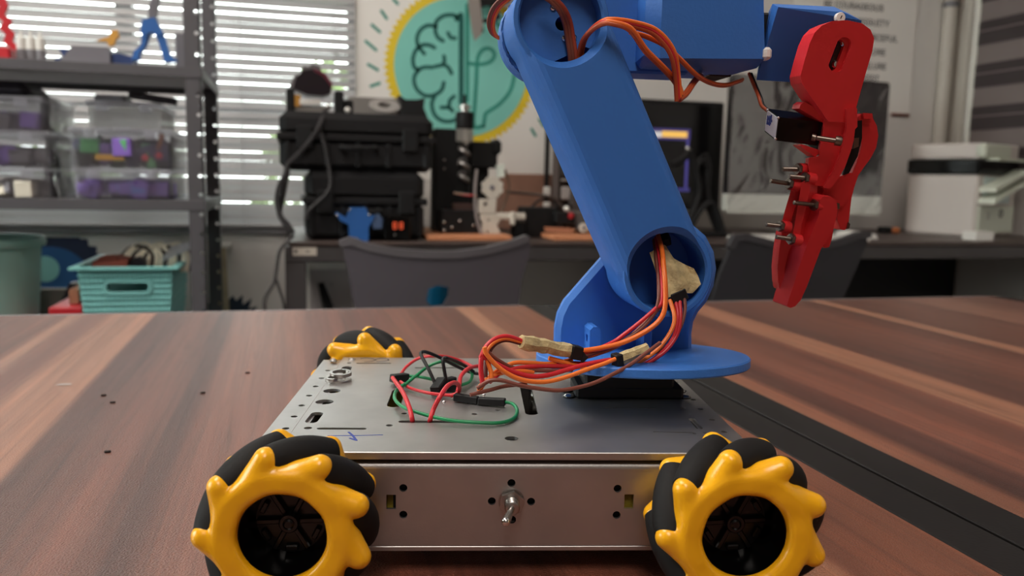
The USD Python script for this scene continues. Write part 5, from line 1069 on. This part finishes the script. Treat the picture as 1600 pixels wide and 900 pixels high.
# --- orange boards with small machines
BOARD = mat('orange_board', lin(206, 138, 98), .6, var=.08)
def board(x0, x1, y, Y, dep, label):
    a, b = ony(x0, y, Y), ony(x1, y, Y); return single('board', rbox((a[0], Y, TABLE + .0004), (b[0], Y + dep, TABLE + .012), .0015), BOARD, label, 'board', 'orange boards on the desk')
board(668, 800, 378, 1.89, .30, 'orange wooden board under the black drilling machine'); board(866, 985, 378, 1.89, .28, 'orange wooden board behind the lower link, under the wheeled gripper robot')
ZT = TABLE + .0124
def onbd(m): return move(m, (0, 0, ZT - m.vertices[:, 2].min()))
mc = Thing('drilling_machine', 'black small drilling machine with a clear column and white gear', 'machine', base=(pt(730, 372, 2.0)[0], 2.02, ZT))
def madd(n, m, mt, **k): mc.add(n, m, mt, **k)
madd('back_plate', onbd(pb(678, 213, 735, 372, 2.03, .06)), BLACKM)
madd('arm_block', pb(735, 222, 778, 262, 2.03, .06), BLACKM); madd('motor', pb(770, 218, 785, 242, 2.02, .06, .008), BLACKM); madd('side_plate', onbd(pb(735, 258, 764, 372, 2.06, .03)), BLACKM)
madd('base_block', onbd(pb(690, 336, 752, 372, 1.96, .07)), BLACKM)
for x, y, Y in ((694, 250, 2.029), (694, 264, 2.029), (716, 256, 2.029), (694, 347, 1.959), (694, 360, 1.959), (718, 345, 1.959), (706, 355, 1.959), (735, 366, 1.959), (740, 352, 1.959)): madd('screw', T(trimesh.creation.icosphere(1, .0036), trimesh.transformations.translation_matrix(pt(x, y, Y))), CHROME)
sx = 726
def vcyl(y0, y1, r, mt, name, Y=2.0, n=20): q, p = pt(sx, y0, Y), pt(sx, y1, Y); q = q * [1, 1, 1]; madd(name, cyl((p[0], Y, p[2]), (p[0], Y, q[2]), r, n=n), mt)
vcyl(175, 202, .022, BLACKM, 'motor_body'); vcyl(163, 176, .010, CHROME, 'shaft_coupling'); vcyl(166, 169, .016, CHROME, 'collar'); vcyl(148, 166, .0035, BLACKM, 'shaft')
vcyl(201, 222, .021, clear('column_clear', (.95, .95, .93), .05, (.9, .9, .86), .5), 'clear_column'); vcyl(201, 226, .009, CHROME, 'guide_rod')
g = [];
q0, q1 = pt(sx, 284, 2.0), pt(sx, 222, 2.0)
helix = [(q1[0] + .011 * math.cos(t), 2.0 + .011 * math.sin(t), q1[2] + (q0[2] - q1[2]) * t / (6 * np.pi)) for t in np.linspace(0, 6 * np.pi, 60)]
madd('auger', tube(helix, .0055, 7, sm=False), mat('auger_grey', lin(132, 130, 128), .35, .6)); vcyl(222, 284, .006, mat('auger_core', lin(90, 88, 88), .4, .6), 'auger_core')
WG = mat('white_gear', lin(208, 202, 190), .5)
oc = [(770 + 17 * math.cos(t), 293 + 17.5 * math.sin(t)) for t in np.arange(24) * np.pi / 12]; oc = [(770 + (17 if i % 3 else 14.5) * math.cos(t), 293 + (17.5 if i % 3 else 15) * math.sin(t)) for i, t in enumerate(np.arange(24) * np.pi / 12)]
madd('gear', slab(oc, 1.955, .015), WG); madd('gear_hole', disk(769, 293, 1.953, .006, .004), COLS['grey'])
madd('gear_plate', tm(man(slab([(749, 311), (776, 311), (774, 333), (748, 333)], 1.955, .015)) - man(disk(761, 319, 1.94, .005, .05))), WG)
madd('cross_bar', pb(750, 333, 822, 343, 1.957, .012), WG); madd('clip', pb(798, 331, 806, 352, 1.95, .012), WG)
madd('hub', onbd(tm(man(slab([(752, 374), (754, 358), (750, 350), (756, 345), (776, 346), (781, 354), (776, 360), (782, 374)], 1.955, .02)) - man(disk(766, 353, 1.94, .004, .06)) - man(disk(764, 372, 1.94, .003, .06)))), WG)
madd('white_clip', slab([(777, 258), (789, 256), (787, 264), (789, 276), (778, 278), (779, 268)], 1.97, .02), mat('clip_white', lin(228, 236, 226), .4))
madd('strap', ptube([(745, 265, 1.99), (742, 300, 1.975), (744, 335, 1.96), (752, 365, 1.95), (758, 376, 1.945)], .004), mat('strap_grey', lin(140, 132, 130), .5)); madd('wire', ptube([(789, 265, 1.98), (796, 290, 1.975), (790, 315, 1.97), (784, 330, 1.965)], .003), mat('umber_wire', lin(104, 84, 66), .5)); madd('wire', ptube([(712, 302, 1.98), (728, 305, 1.97), (740, 305, 1.965)], .0022), RED2)
madd('link_rod', ptube([(709, 301, 1.975), (745, 306, 1.97)], .0028), CHROME); madd('bracket', pb(708, 318, 740, 334, 1.975, .02), mat('bracket_umber', lin(74, 52, 46), .6))
# cardboard at the back and cables over the desk
single('cardboard_box', ondesk(pb(786, 285, 866, 371, 2.30, .10)), mat('cardboard', lin(150, 112, 94), .8, var=.08), 'brown cardboard box against the wall behind the small machines', 'box')
single('black_box', ondesk(pb(820, 328, 872, 374, 2.0, .08)), BLACKM, 'small black box between the two orange boards', 'box')
bt2 = Thing('battery_pack', 'silver-ribbed small connector block beside the black box', 'connector', base=(pt(812, 345, 1.98)[0], 1.98, TABLE))
bt2.add('block', ondesk(pb(800, 335, 822, 374, 1.985, .02)), BLACKM)
for i in range(3): bt2.add('pin', pb(807, 337 + 4 * i, 821, 339 + 4 * i, 1.982, .004, .0008), CHROME)
single('desk_cable', ptube([(790, 300, 2.1), (830, 303, 2.08), (860, 308, 2.06), (876, 320, 2.05), (884, 338, 2.04), (890, 372, 2.04)], .004), mat('cable_umber', lin(64, 48, 40), .5), 'dark cable arching between the drilling machine and the wheeled robot', 'cable')
single('desk_cable', ptube([(812, 372, 2.12), (818, 345, 2.1), (832, 322, 2.1), (850, 310, 2.1), (868, 318, 2.1), (880, 372, 2.1)], .0035), mat('cable_black2', lin(34, 30, 30), .5), 'black cable loop standing on the desk before the cardboard box', 'cable')
# post, pc tower and the wheeled gripper robot
ps = Thing('shelf_post', 'narrow black upright frame with a grey strip beside the monitor', 'frame', base=(pt(868, 370, 2.26)[0], 2.27, TABLE))
ps.add('upright', ondesk(pb(852, 150, 862, 371, 2.25, .03)), BLACKM); ps.add('strip', ondesk(pb(862, 205, 882, 371, 2.262, .015)), mat('strip_grey', lin(126, 116, 112), .6))
for y0, y1 in ((292, 308), (316, 324)): ps.add('white_plug', pb(850, y0, 861, y1, 2.236, .013), WHITEP)
pc = Thing('computer_tower', 'black computer tower behind the lower link of the arm', 'computer', base=(pt(915, 370, 2.2)[0], 2.25, TABLE))
pc.add('case', ondesk(pb(884, 158, 962, 371, 2.17, .08)), BLACKP); pc.add('trim', pb(884, 249, 930, 252, 2.1685, .002, .0004), CHROME); pc.add('drive_bay', pb(890, 200, 956, 212, 2.168, .003), BLACKM)
for y0, y1 in ((280, 283), (292, 312)): pc.add('plug', pb(878, y0, 892, y1, 2.155, .014), mat('plug_grey' + str(y0), lin(176, 170, 168), .5))
rbt = Thing('gripper_robot', 'small grey wheeled gripper robot on the orange board left of the link', 'robot', base=(pt(920, 372, 1.98)[0], 1.99, ZT))
PGR = mat('robot_grey', lin(96, 90, 88), .5)
rbt.add('chassis', pb(892, 330, 948, 352, 1.98, .06), PGR); rbt.add('frame', slab([(896, 302), (908, 298), (916, 300), (920, 330), (900, 332), (894, 318)], 1.985, .03), mat('robot_umber', lin(70, 62, 60), .5))
rbt.add('servo', slab([(914, 308), (930, 310), (928, 326), (912, 324)], 1.975, .03), mat('servo_salmon', lin(190, 122, 106), .5)); rbt.add('gripper', slab([(904, 292), (912, 290), (912, 283), (918, 284), (922, 296), (920, 306), (905, 304)], 1.98, .02), WG)
q = pt(912, 356, 1.96)
rw = numbered(rbt.path, 'wheel'); UsdGeom.Xform.Define(stage, rw)
rr_ = q[2] - ZT
rbt.add('tyre', cyl((q[0], 1.985, q[2]), (q[0], 1.962, q[2]), rr_, n=28), mat('tyre_grey', lin(60, 56, 56), .6), rw); rbt.add('rim', cyl((q[0], 1.963, q[2]), (q[0], 1.958, q[2]), rr_ * .82, n=24), WG, rw); rbt.add('hub', cyl((q[0], 1.959, q[2]), (q[0], 1.955, q[2]), .005, n=14), COLS['grey'], rw)
rbt.add('caster', onbd(pb(926, 352, 944, 373, 1.98, .03)), PGR); rbt.add('lamp', T(trimesh.creation.icosphere(2, .007), trimesh.transformations.translation_matrix(pt(885, 326, 1.96))), WHITEP); rbt.add('button', T(trimesh.creation.icosphere(2, .008), trimesh.transformations.translation_matrix(pt(892, 337, 1.965))), RED2); rbt.add('front_arm', onbd(hullpts([pt(x, y, Y) for x, y in ((850, 348), (852, 356), (895, 358), (893, 350)) for Y in (1.97, 1.985)])), mat('copper_part', lin(176, 120, 92), .5))
rbt.add('front_plate', pb(868, 332, 900, 350, 1.975, .03), BLACKM)
# monitor with a dark screen
mo = Thing('monitor', 'wide black monitor with a mostly dark screen behind the arm', 'monitor', base=(1.0, 2.27, TABLE))
ma_, mb = ony(968, 358, 2.25), ony(1134, 158, 2.25)
mx0, mx1, mz0, mz1 = .80, mb[0], .815, mb[2] - .004
mo.add('bezel', rbox((mx0, 2.255, mz0), (mx1, 2.285, mz1), .004), BLACKM)
mo.add('screen', box((mx0 + .012, 2.2542, mz0 + .02), (mx1 - .012, 2.2552, mz1 - .012)), mat('screen_black', lin(6, 6, 8), .25), smooth=False)
mo.add('stand_neck', rbox((.98, 2.275, TABLE + .012), (1.06, 2.295, mz0 + .05), .003), BLACKM); mo.add('stand_foot', rbox((.90, 2.20, TABLE + .0004), (1.14, 2.36, TABLE + .014), .003), BLACKM)
def scr(x0, y0, x1, y1, c, e, nm, yy=2.2541):
    a, b = ony(x0, y1, yy), ony(x1, y0, yy); mo.add(nm, box((a[0], yy - .0004, a[2]), (b[0], yy, b[2])), mat('lit_' + nm + f'{x0}_{y0}', (.01, .01, .01), .4, emit=lin(*c), estr=e), smooth=False)
scr(1004, 202, 1079, 217, (64, 54, 112), .55, 'window_bar'); scr(1013, 206, 1034, 214, (196, 190, 186), .7, 'screen_tab', 2.2536); scr(1034, 206, 1074, 214, (226, 176, 84), .75, 'screen_tab', 2.2536)
scr(1069, 217, 1077, 296, (74, 66, 140), .5, 'window_edge'); scr(1052, 294, 1077, 299, (64, 58, 128), .45, 'window_edge')
bw = Thing('wire_stand', 'black tangled wire stand in the shade before the monitor', 'stand', base=(pt(1095, 371, 2.05)[0], 2.06, TABLE))
for p in ([(1060, 372, 2.05), (1078, 340, 2.05), (1092, 300, 2.05), (1086, 262, 2.05), (1076, 235, 2.05)], [(1128, 372, 2.06), (1112, 335, 2.06), (1104, 300, 2.06), (1106, 262, 2.06), (1100, 240, 2.06)], [(1076, 240, 2.05), (1064, 250, 2.05), (1050, 258, 2.05)], [(1070, 372, 2.05), (1092, 330, 2.05), (1112, 318, 2.05), (1124, 345, 2.05), (1130, 372, 2.05)], [(1086, 262, 2.05), (1096, 250, 2.055), (1104, 262, 2.06)]):
    bw.add('rod', ptube(p, .010), BLACKM)
bw.add('bright_knob', T(trimesh.creation.icosphere(2, .0065), trimesh.transformations.translation_matrix(pt(1074, 232, 2.04))), CHROME); bw.add('base', ondesk(rbox((pt(1056, 372, 2.05)[0], 2.02, .75), (pt(1135, 372, 2.05)[0], 2.1, .762), .003)), BLACKM)
# all-in-one computer still in its plastic film
im = Thing('all_in_one_computer', 'all-in-one computer with pale chin, its dark screen wrapped in plastic film', 'computer', base=(1.45, 2.17, TABLE))
ia, ib = ony(1133, 333, 2.15), ony(1391, 129, 2.15); zc = ony(1260, 305, 2.15)[2]
fr_ = rrect(ia[0], ia[2], ib[0], ib[2], .012)
im.add('chin', wallplate(fr_.intersection(sbox(-9, -9, 9, zc)), 2.172, .022), mat('chin_pale', lin(236, 239, 230), .35))
im.add('display', wallplate(fr_.intersection(sbox(-9, zc + .0005, 9, 9)), 2.172, .0215), mat('display_dark', lin(38, 36, 36), .25))
im.add('back_shell', rbox((ia[0] + .03, 2.172, ia[2] + .03), (ib[0] - .03, 2.20, ib[2] - .03), .01), WHITEP)
n_ = {
      't': ('transparent_bsdf', {'color': (.93, .93, .93)}), 'gl': ('glossy_bsdf', {'color': (1, 1, 1), 'roughness': .16}), 'm': ('mix_closure', {'fac': .22})}
FILM = usdkit.material(stage, f'{LK}/plastic_film', n_, [('t.BSDF', 'm.closure1'), ('gl.BSDF', 'm.closure2')], surface='m.closure')
NXg, NZg = 110, 70; gx, gz = np.linspace(ia[0] + .002, ib[0] - .002, NXg), np.linspace(ia[2] + .006, ib[2] - .002, NZg); GX, GZ = np.meshgrid(gx, gz)
pz_ = np.stack([(GX * .8 - GZ * .55) * 30 + 2.5 * meshkit.noise(np.stack([GX * 9, GZ * 9, 0 * GX], -1), 3), (GX * .55 + GZ * .8) * 8, 0 * GX], -1); yy = 2.147 - .016 * np.abs(meshkit.fbm(pz_, 2, 9) - .5)
V = np.stack([GX, yy, GZ], -1).reshape(-1, 3); idx = np.arange(NXg * NZg).reshape(NZg, NXg); fq = np.stack([idx[:-1, :-1], idx[:-1, 1:], idx[1:, 1:], idx[1:, :-1]], -1).reshape(-1, 4)
im.add('plastic_film', trimesh.Trimesh(V, np.vstack([fq[:, [0, 1, 2]], fq[:, [0, 2, 3]]]), process=False), FILM, smooth=True)
sa, sb = ony(1216, 340, 2.18)[0], ony(1318, 340, 2.18)[0]
im.add('stand_neck', rbox((sa + .03, 2.185, TABLE + .004), (sb - .03, 2.20, ia[2] + .06), .004), mat('stand_grey', lin(150, 146, 140), .4, .3)); im.add('stand_foot', rbox((sa, 2.09, TABLE + .0004), (sb, 2.25, TABLE + .007), .003), mat('stand_grey2', lin(140, 136, 132), .4, .3))
kc = [onz(x, y, TABLE) for x, y in ((1168, 377), (1344, 376))]
kb = Thing('keyboard', 'white flat keyboard lying on the desk before the all-in-one computer', 'keyboard', base=((kc[0][0] + kc[1][0]) / 2, 1.92, TABLE))
kb.add('keyboard_base', rbox((kc[0][0], 1.865, TABLE + .0004), (kc[1][0], 1.985, TABLE + .009), .002), WHITEP)
for i in range(4): kb.add('key_row', rbox((kc[0][0] + .008, 1.873 + i * .027, TABLE + .009), (kc[1][0] - .008, 1.895 + i * .027, TABLE + .012), .001), mat('key_white' + str(i), lin(214, 212, 208), .5))
single('white_cloth', ondesk(slab([(1330, 378), (1338, 369), (1352, 367), (1368, 371), (1372, 379)], 1.95, .08)), WHITEP, 'crumpled white cable end at the right of the keyboard', 'cable end')
so = Thing('small_gadget', 'tiny dark gadget with an orange end on the desk by the printer', 'gadget', base=(pt(1396, 352, 2.2)[0], 2.2, TABLE)); so.add('grip', ondesk(pb(1380, 346, 1396, 356, 2.2, .03, .004)), BLACKM); so.add('tip', ondesk(pb(1396, 347, 1409, 356, 2.2, .03, .005)), mat('gadget_orange', lin(190, 112, 62), .5))
# printer, turned a little in the corner
c0 = onz(1520, 371, TABLE); cb_ = onz(1412, 363.5, TABLE); ang = math.atan2(c0[1] - cb_[1], c0[0] - cb_[0]); Lp = np.linalg.norm(c0 - cb_)
PF = Frame([c0[0], c0[1], TABLE + .0004], ang)                       # x along the shaded side towards its near corner, -y ... front turns right
PW = mat('printer_white', lin(214, 206, 200), .45); PG2 = mat('printer_pale', lin(216, 222, 206), .4)
pn = Thing('printer', 'large white office printer with a black band in the right corner', 'printer', base=PF.o, rotz=ang)
def padd(n, lo, hi, mt, c=.004, **k): pn.add(n, rbox(np.array(lo, float), np.array(hi, float), c), mt, local=True, **k)
hN = PF.inn(onp(1520, 222, c0, PF.x))[0][2]
def pzz(y): return PF.inn(onp(1520, y, c0, PF.x))[0][2]
za, zb2, zc2 = pzz(272), pzz(248), pzz(222)
DP = min(.40, (WX - .06 - c0[0]) / max(.05, -PF.y[0] if PF.y[0] < 0 else PF.y[0]))
padd('lower_body', (-Lp, 0, 0), (0, DP, za), PW, .006); padd('scanner_band', (-Lp - .004, -.006, za + .0005), (.004, DP, zb2), BLACKP, .004); padd('top_cover', (-Lp, .0, zb2 + .0005), (0, DP, zc2), PW, .006)
# the front faces +x: tray, panel and emblem
padd('output_recess', (0.0, .03, pzz(318)), (.003, DP - .04, pzz(275)), mat('recess_pale', lin(196, 212, 210), .4), .001)
for i, (u0, u1) in enumerate(((318, 300), (300, 284))):
    g = hullpts([(x, y, z) for y, z in ((.01, pzz(u0)), (.012, pzz(u0 - 8)), (DP - .03, pzz(u1 - 22)), (DP - .03, pzz(u1 - 16))) for x in (0, .05)]); pn.add('paper_tray', g, PG2, local=True, smooth=20)
padd('control_panel', (.0, .03, zb2 - .003), (.04, DP - .02, zb2 + .004), PG2, .002); padd('scanner_lid', (-.02, .0, zb2 + .004), (.012, .16, zc2 - .001), PG2, .006)
padd('front_panel', (0, .01, pzz(366)), (.006, DP - .01, pzz(322)), PG2, .002)
em = cyl((.006, .14, pzz(334)), (.0075, .14, pzz(334)), .013, n=24); pn.add('emblem', em, mat('emblem_grey', lin(104, 104, 100), .4), local=True)
pn.add('emblem_letters', T(text('hp', .010, .0006), trimesh.transformations.translation_matrix((.0076, .130, pzz(334) - .004)) @ np.array([[0, 0, 1, 0], [1, 0, 0, 0], [0, 1, 0, 0], [0, 0, 0, 1.]])), PG2, local=True, smooth=False)
for s in (-1, 1): pn.add('panel_mark', rot(rbox((.006, .052, pzz(338) - .002), (.0068, .078, pzz(338) + .002), .0004), s * .9, [1, 0, 0], (.006, .065, pzz(338))), mat('mark_grey' + str(s + 1), lin(150, 148, 140), .5), local=True)
q0, q1 = onz(1524, 377, TABLE), onz(1584, 380, TABLE)
single('white_carton', rbox((q0[0], q0[1] - .0, TABLE + .0004), (q1[0], q0[1] + .05, TABLE + .026), .002), WHITEP, 'low white carton on the desk in front of the printer', 'carton')
# --- chairs
CHAIR = mat('chair_charcoal', lin(78, 73, 80), .6, bump=.15, bscale=500); CHAIRD = mat('chair_rim', lin(94, 90, 94), .5); CHAIRB = mat('chair_black', lin(38, 37, 42), .6)
def chair(name, label, pts, holes_, Y, mt, rimm, curve=.35):
    P = Polygon([px2(x, y, Y) for x, y in pts]).buffer(-.012, quad_segs=4).buffer(.012, quad_segs=4)
    for h in holes_: P = P.difference(Polygon([px2(x, y, Y) for x, y in h]).buffer(.003))
    xm = (P.bounds[0] + P.bounds[2]) / 2
    def shell(poly, t, off=0):
        M = m3.Manifold.extrude(m3.CrossSection([np.array(R.coords)[:-1] for R in (poly.exterior, *poly.interiors)], m3.FillRule.EvenOdd), t).refine_to_length(.025); g = tm(M); v = g.vertices
        z = v[:, 1]; y = Y + curve * (v[:, 0] - xm) ** 2 + off - v[:, 2] + .10 * np.maximum(0, .62 - z) ** 1.5
        g.vertices = np.stack([v[:, 0], y, z], 1); g.fix_normals(); return g
    t = Thing(name, label, 'chair', base=(xm, Y + .2, 0), group='dark office chairs between table and desk')
    t.add('backrest', shell(P, .012), mt, smooth=40)
    b = LineString([px2(x, y, Y) for x, y in pts[:len(pts) // 2 + 1]]).buffer(.007, quad_segs=3); b = b if b.geom_type == 'Polygon' else b.geoms[0]
    t.add('rim', shell(b, .018, .003), rimm, smooth=40)
    zl0 = P.bounds[1]
    for h in (-.1, .1): t.add('back_support', tube([(xm + h, Y + .012, zl0 + .03), (xm + h, Y + .02, .55), (xm + h, Y + .07, .46)], .010, 8, 4), BLACKM)
    t.add('seat', rbox((xm - .20, Y + .05, .43), (xm + .20, Y + .35, .465), .012), mt)
    t.add('gas_column', cyl((xm, Y + .22, .10), (xm, Y + .22, .43), .022), BLACKM)
    for i in range(5):
        a = i * 2 * np.pi / 5 + .3; e = np.array([xm + .2 * math.cos(a), Y + .22 + .2 * math.sin(a), .065]); t.add('base_leg', tube([(xm, Y + .22, .10), e], [.02, .012], 8, sm=False), BLACKM); t.add('castor', cyl(e + [-.012, 0, -.035], e + [.012, 0, -.035], .029, n=16), BLACKM)
    return t
chair('office_chair', 'charcoal chair back with a small oval hole, left of the arm', [(536, 380), (548, 376), (575, 386), (620, 394), (665, 397.5), (710, 397.5), (760, 391), (800, 381), (822, 373), (830, 378), (826, 400), (815, 440), (806, 505), (560, 505), (552, 470), (545, 430), (538, 400)], [[(670, 452), (682, 447), (698, 450), (697, 462), (690, 474), (674, 476), (667, 468)]], 1.52, CHAIR, CHAIRD)
chair('office_chair', 'nearly black chair back under the red gripper', [(1142, 384), (1148, 372), (1164, 370), (1210, 382), (1260, 386), (1310, 378), (1340, 368), (1357, 367), (1354, 382), (1336, 420), (1312, 470), (1300, 500), (1108, 500), (1112, 470), (1126, 425)], [], 1.5, CHAIRB, mat('chair_rim_dark', lin(58, 56, 60), .5))
bg = Thing('blue_water_bottle', 'glossy petrol-blue bottle seen through the hole of the charcoal chair', 'bottle', base=(pt(684, 462, 1.66)[0], 1.66, .4655))
q = pt(684, 462, 1.66); z0 = .4655
bg.add('bottle', move(lathe([(0, 0), (.034, 0), (.036, .004), (.036, .20), (.034, .225), (.016, .25), (.016, .258), (0, .258)], 28), (q[0], 1.66, z0)), mat('bottle_petrol', lin(10, 70, 98), .2)); bg.add('bottle_cap', move(lathe([(0, .258), (.018, .258), (.018, .275), (0, .275)], 24), (q[0], 1.66, z0)), WHITEP)
# white drawer unit and dark board under the desk
dr = Thing('drawer_unit', 'white plastic drawer unit standing under the left end of the desk', 'drawer unit', base=(pt(512, 450, 2.1)[0], 2.2, 0))
da, db = ony(478, 404, 2.1), ony(556, 404, 2.1)
dr.add('carcass', rbox((da[0], 2.1, 0.0), (db[0], 2.38, da[2]), .008), WHITEP)
for k in range(4):
    h = (da[2] - .04) / 4; f_ = dr.add('drawer', rbox((da[0] + .008, 2.094, .02 + k * h), (db[0] - .008, 2.101, .012 + (k + 1) * h), .002), mat('drawer_front' + str(k), lin(196, 192, 192), .5)); dr.add('handle', rbox((da[0] + .06, 2.086, .02 + (k + .7) * h), (db[0] - .06, 2.094, .03 + (k + .7) * h), .002), COLS['grey'], f_)
single('dark_plank', hullpts([pt(x, y, Y) for (x, y, Y) in ((497, 444, 2.05), (506, 442, 2.05), (530, 500, 1.97), (514, 500, 1.97))] + [pt(x, y, Y) + [0, .02, 0] for (x, y, Y) in ((497, 444, 2.05), (506, 442, 2.05))] + [(pt(530, 500, 1.97) * [1, 1, 0]) + [.10, -.12, 0], (pt(514, 500, 1.97) * [1, 1, 0]) + [.08, -.12, 0], (pt(514, 500, 1.97) * [1, 1, 0]) + [.08, -.10, 0]]), BLACKM, 'black board leaning under the desk before the drawer unit', 'board')
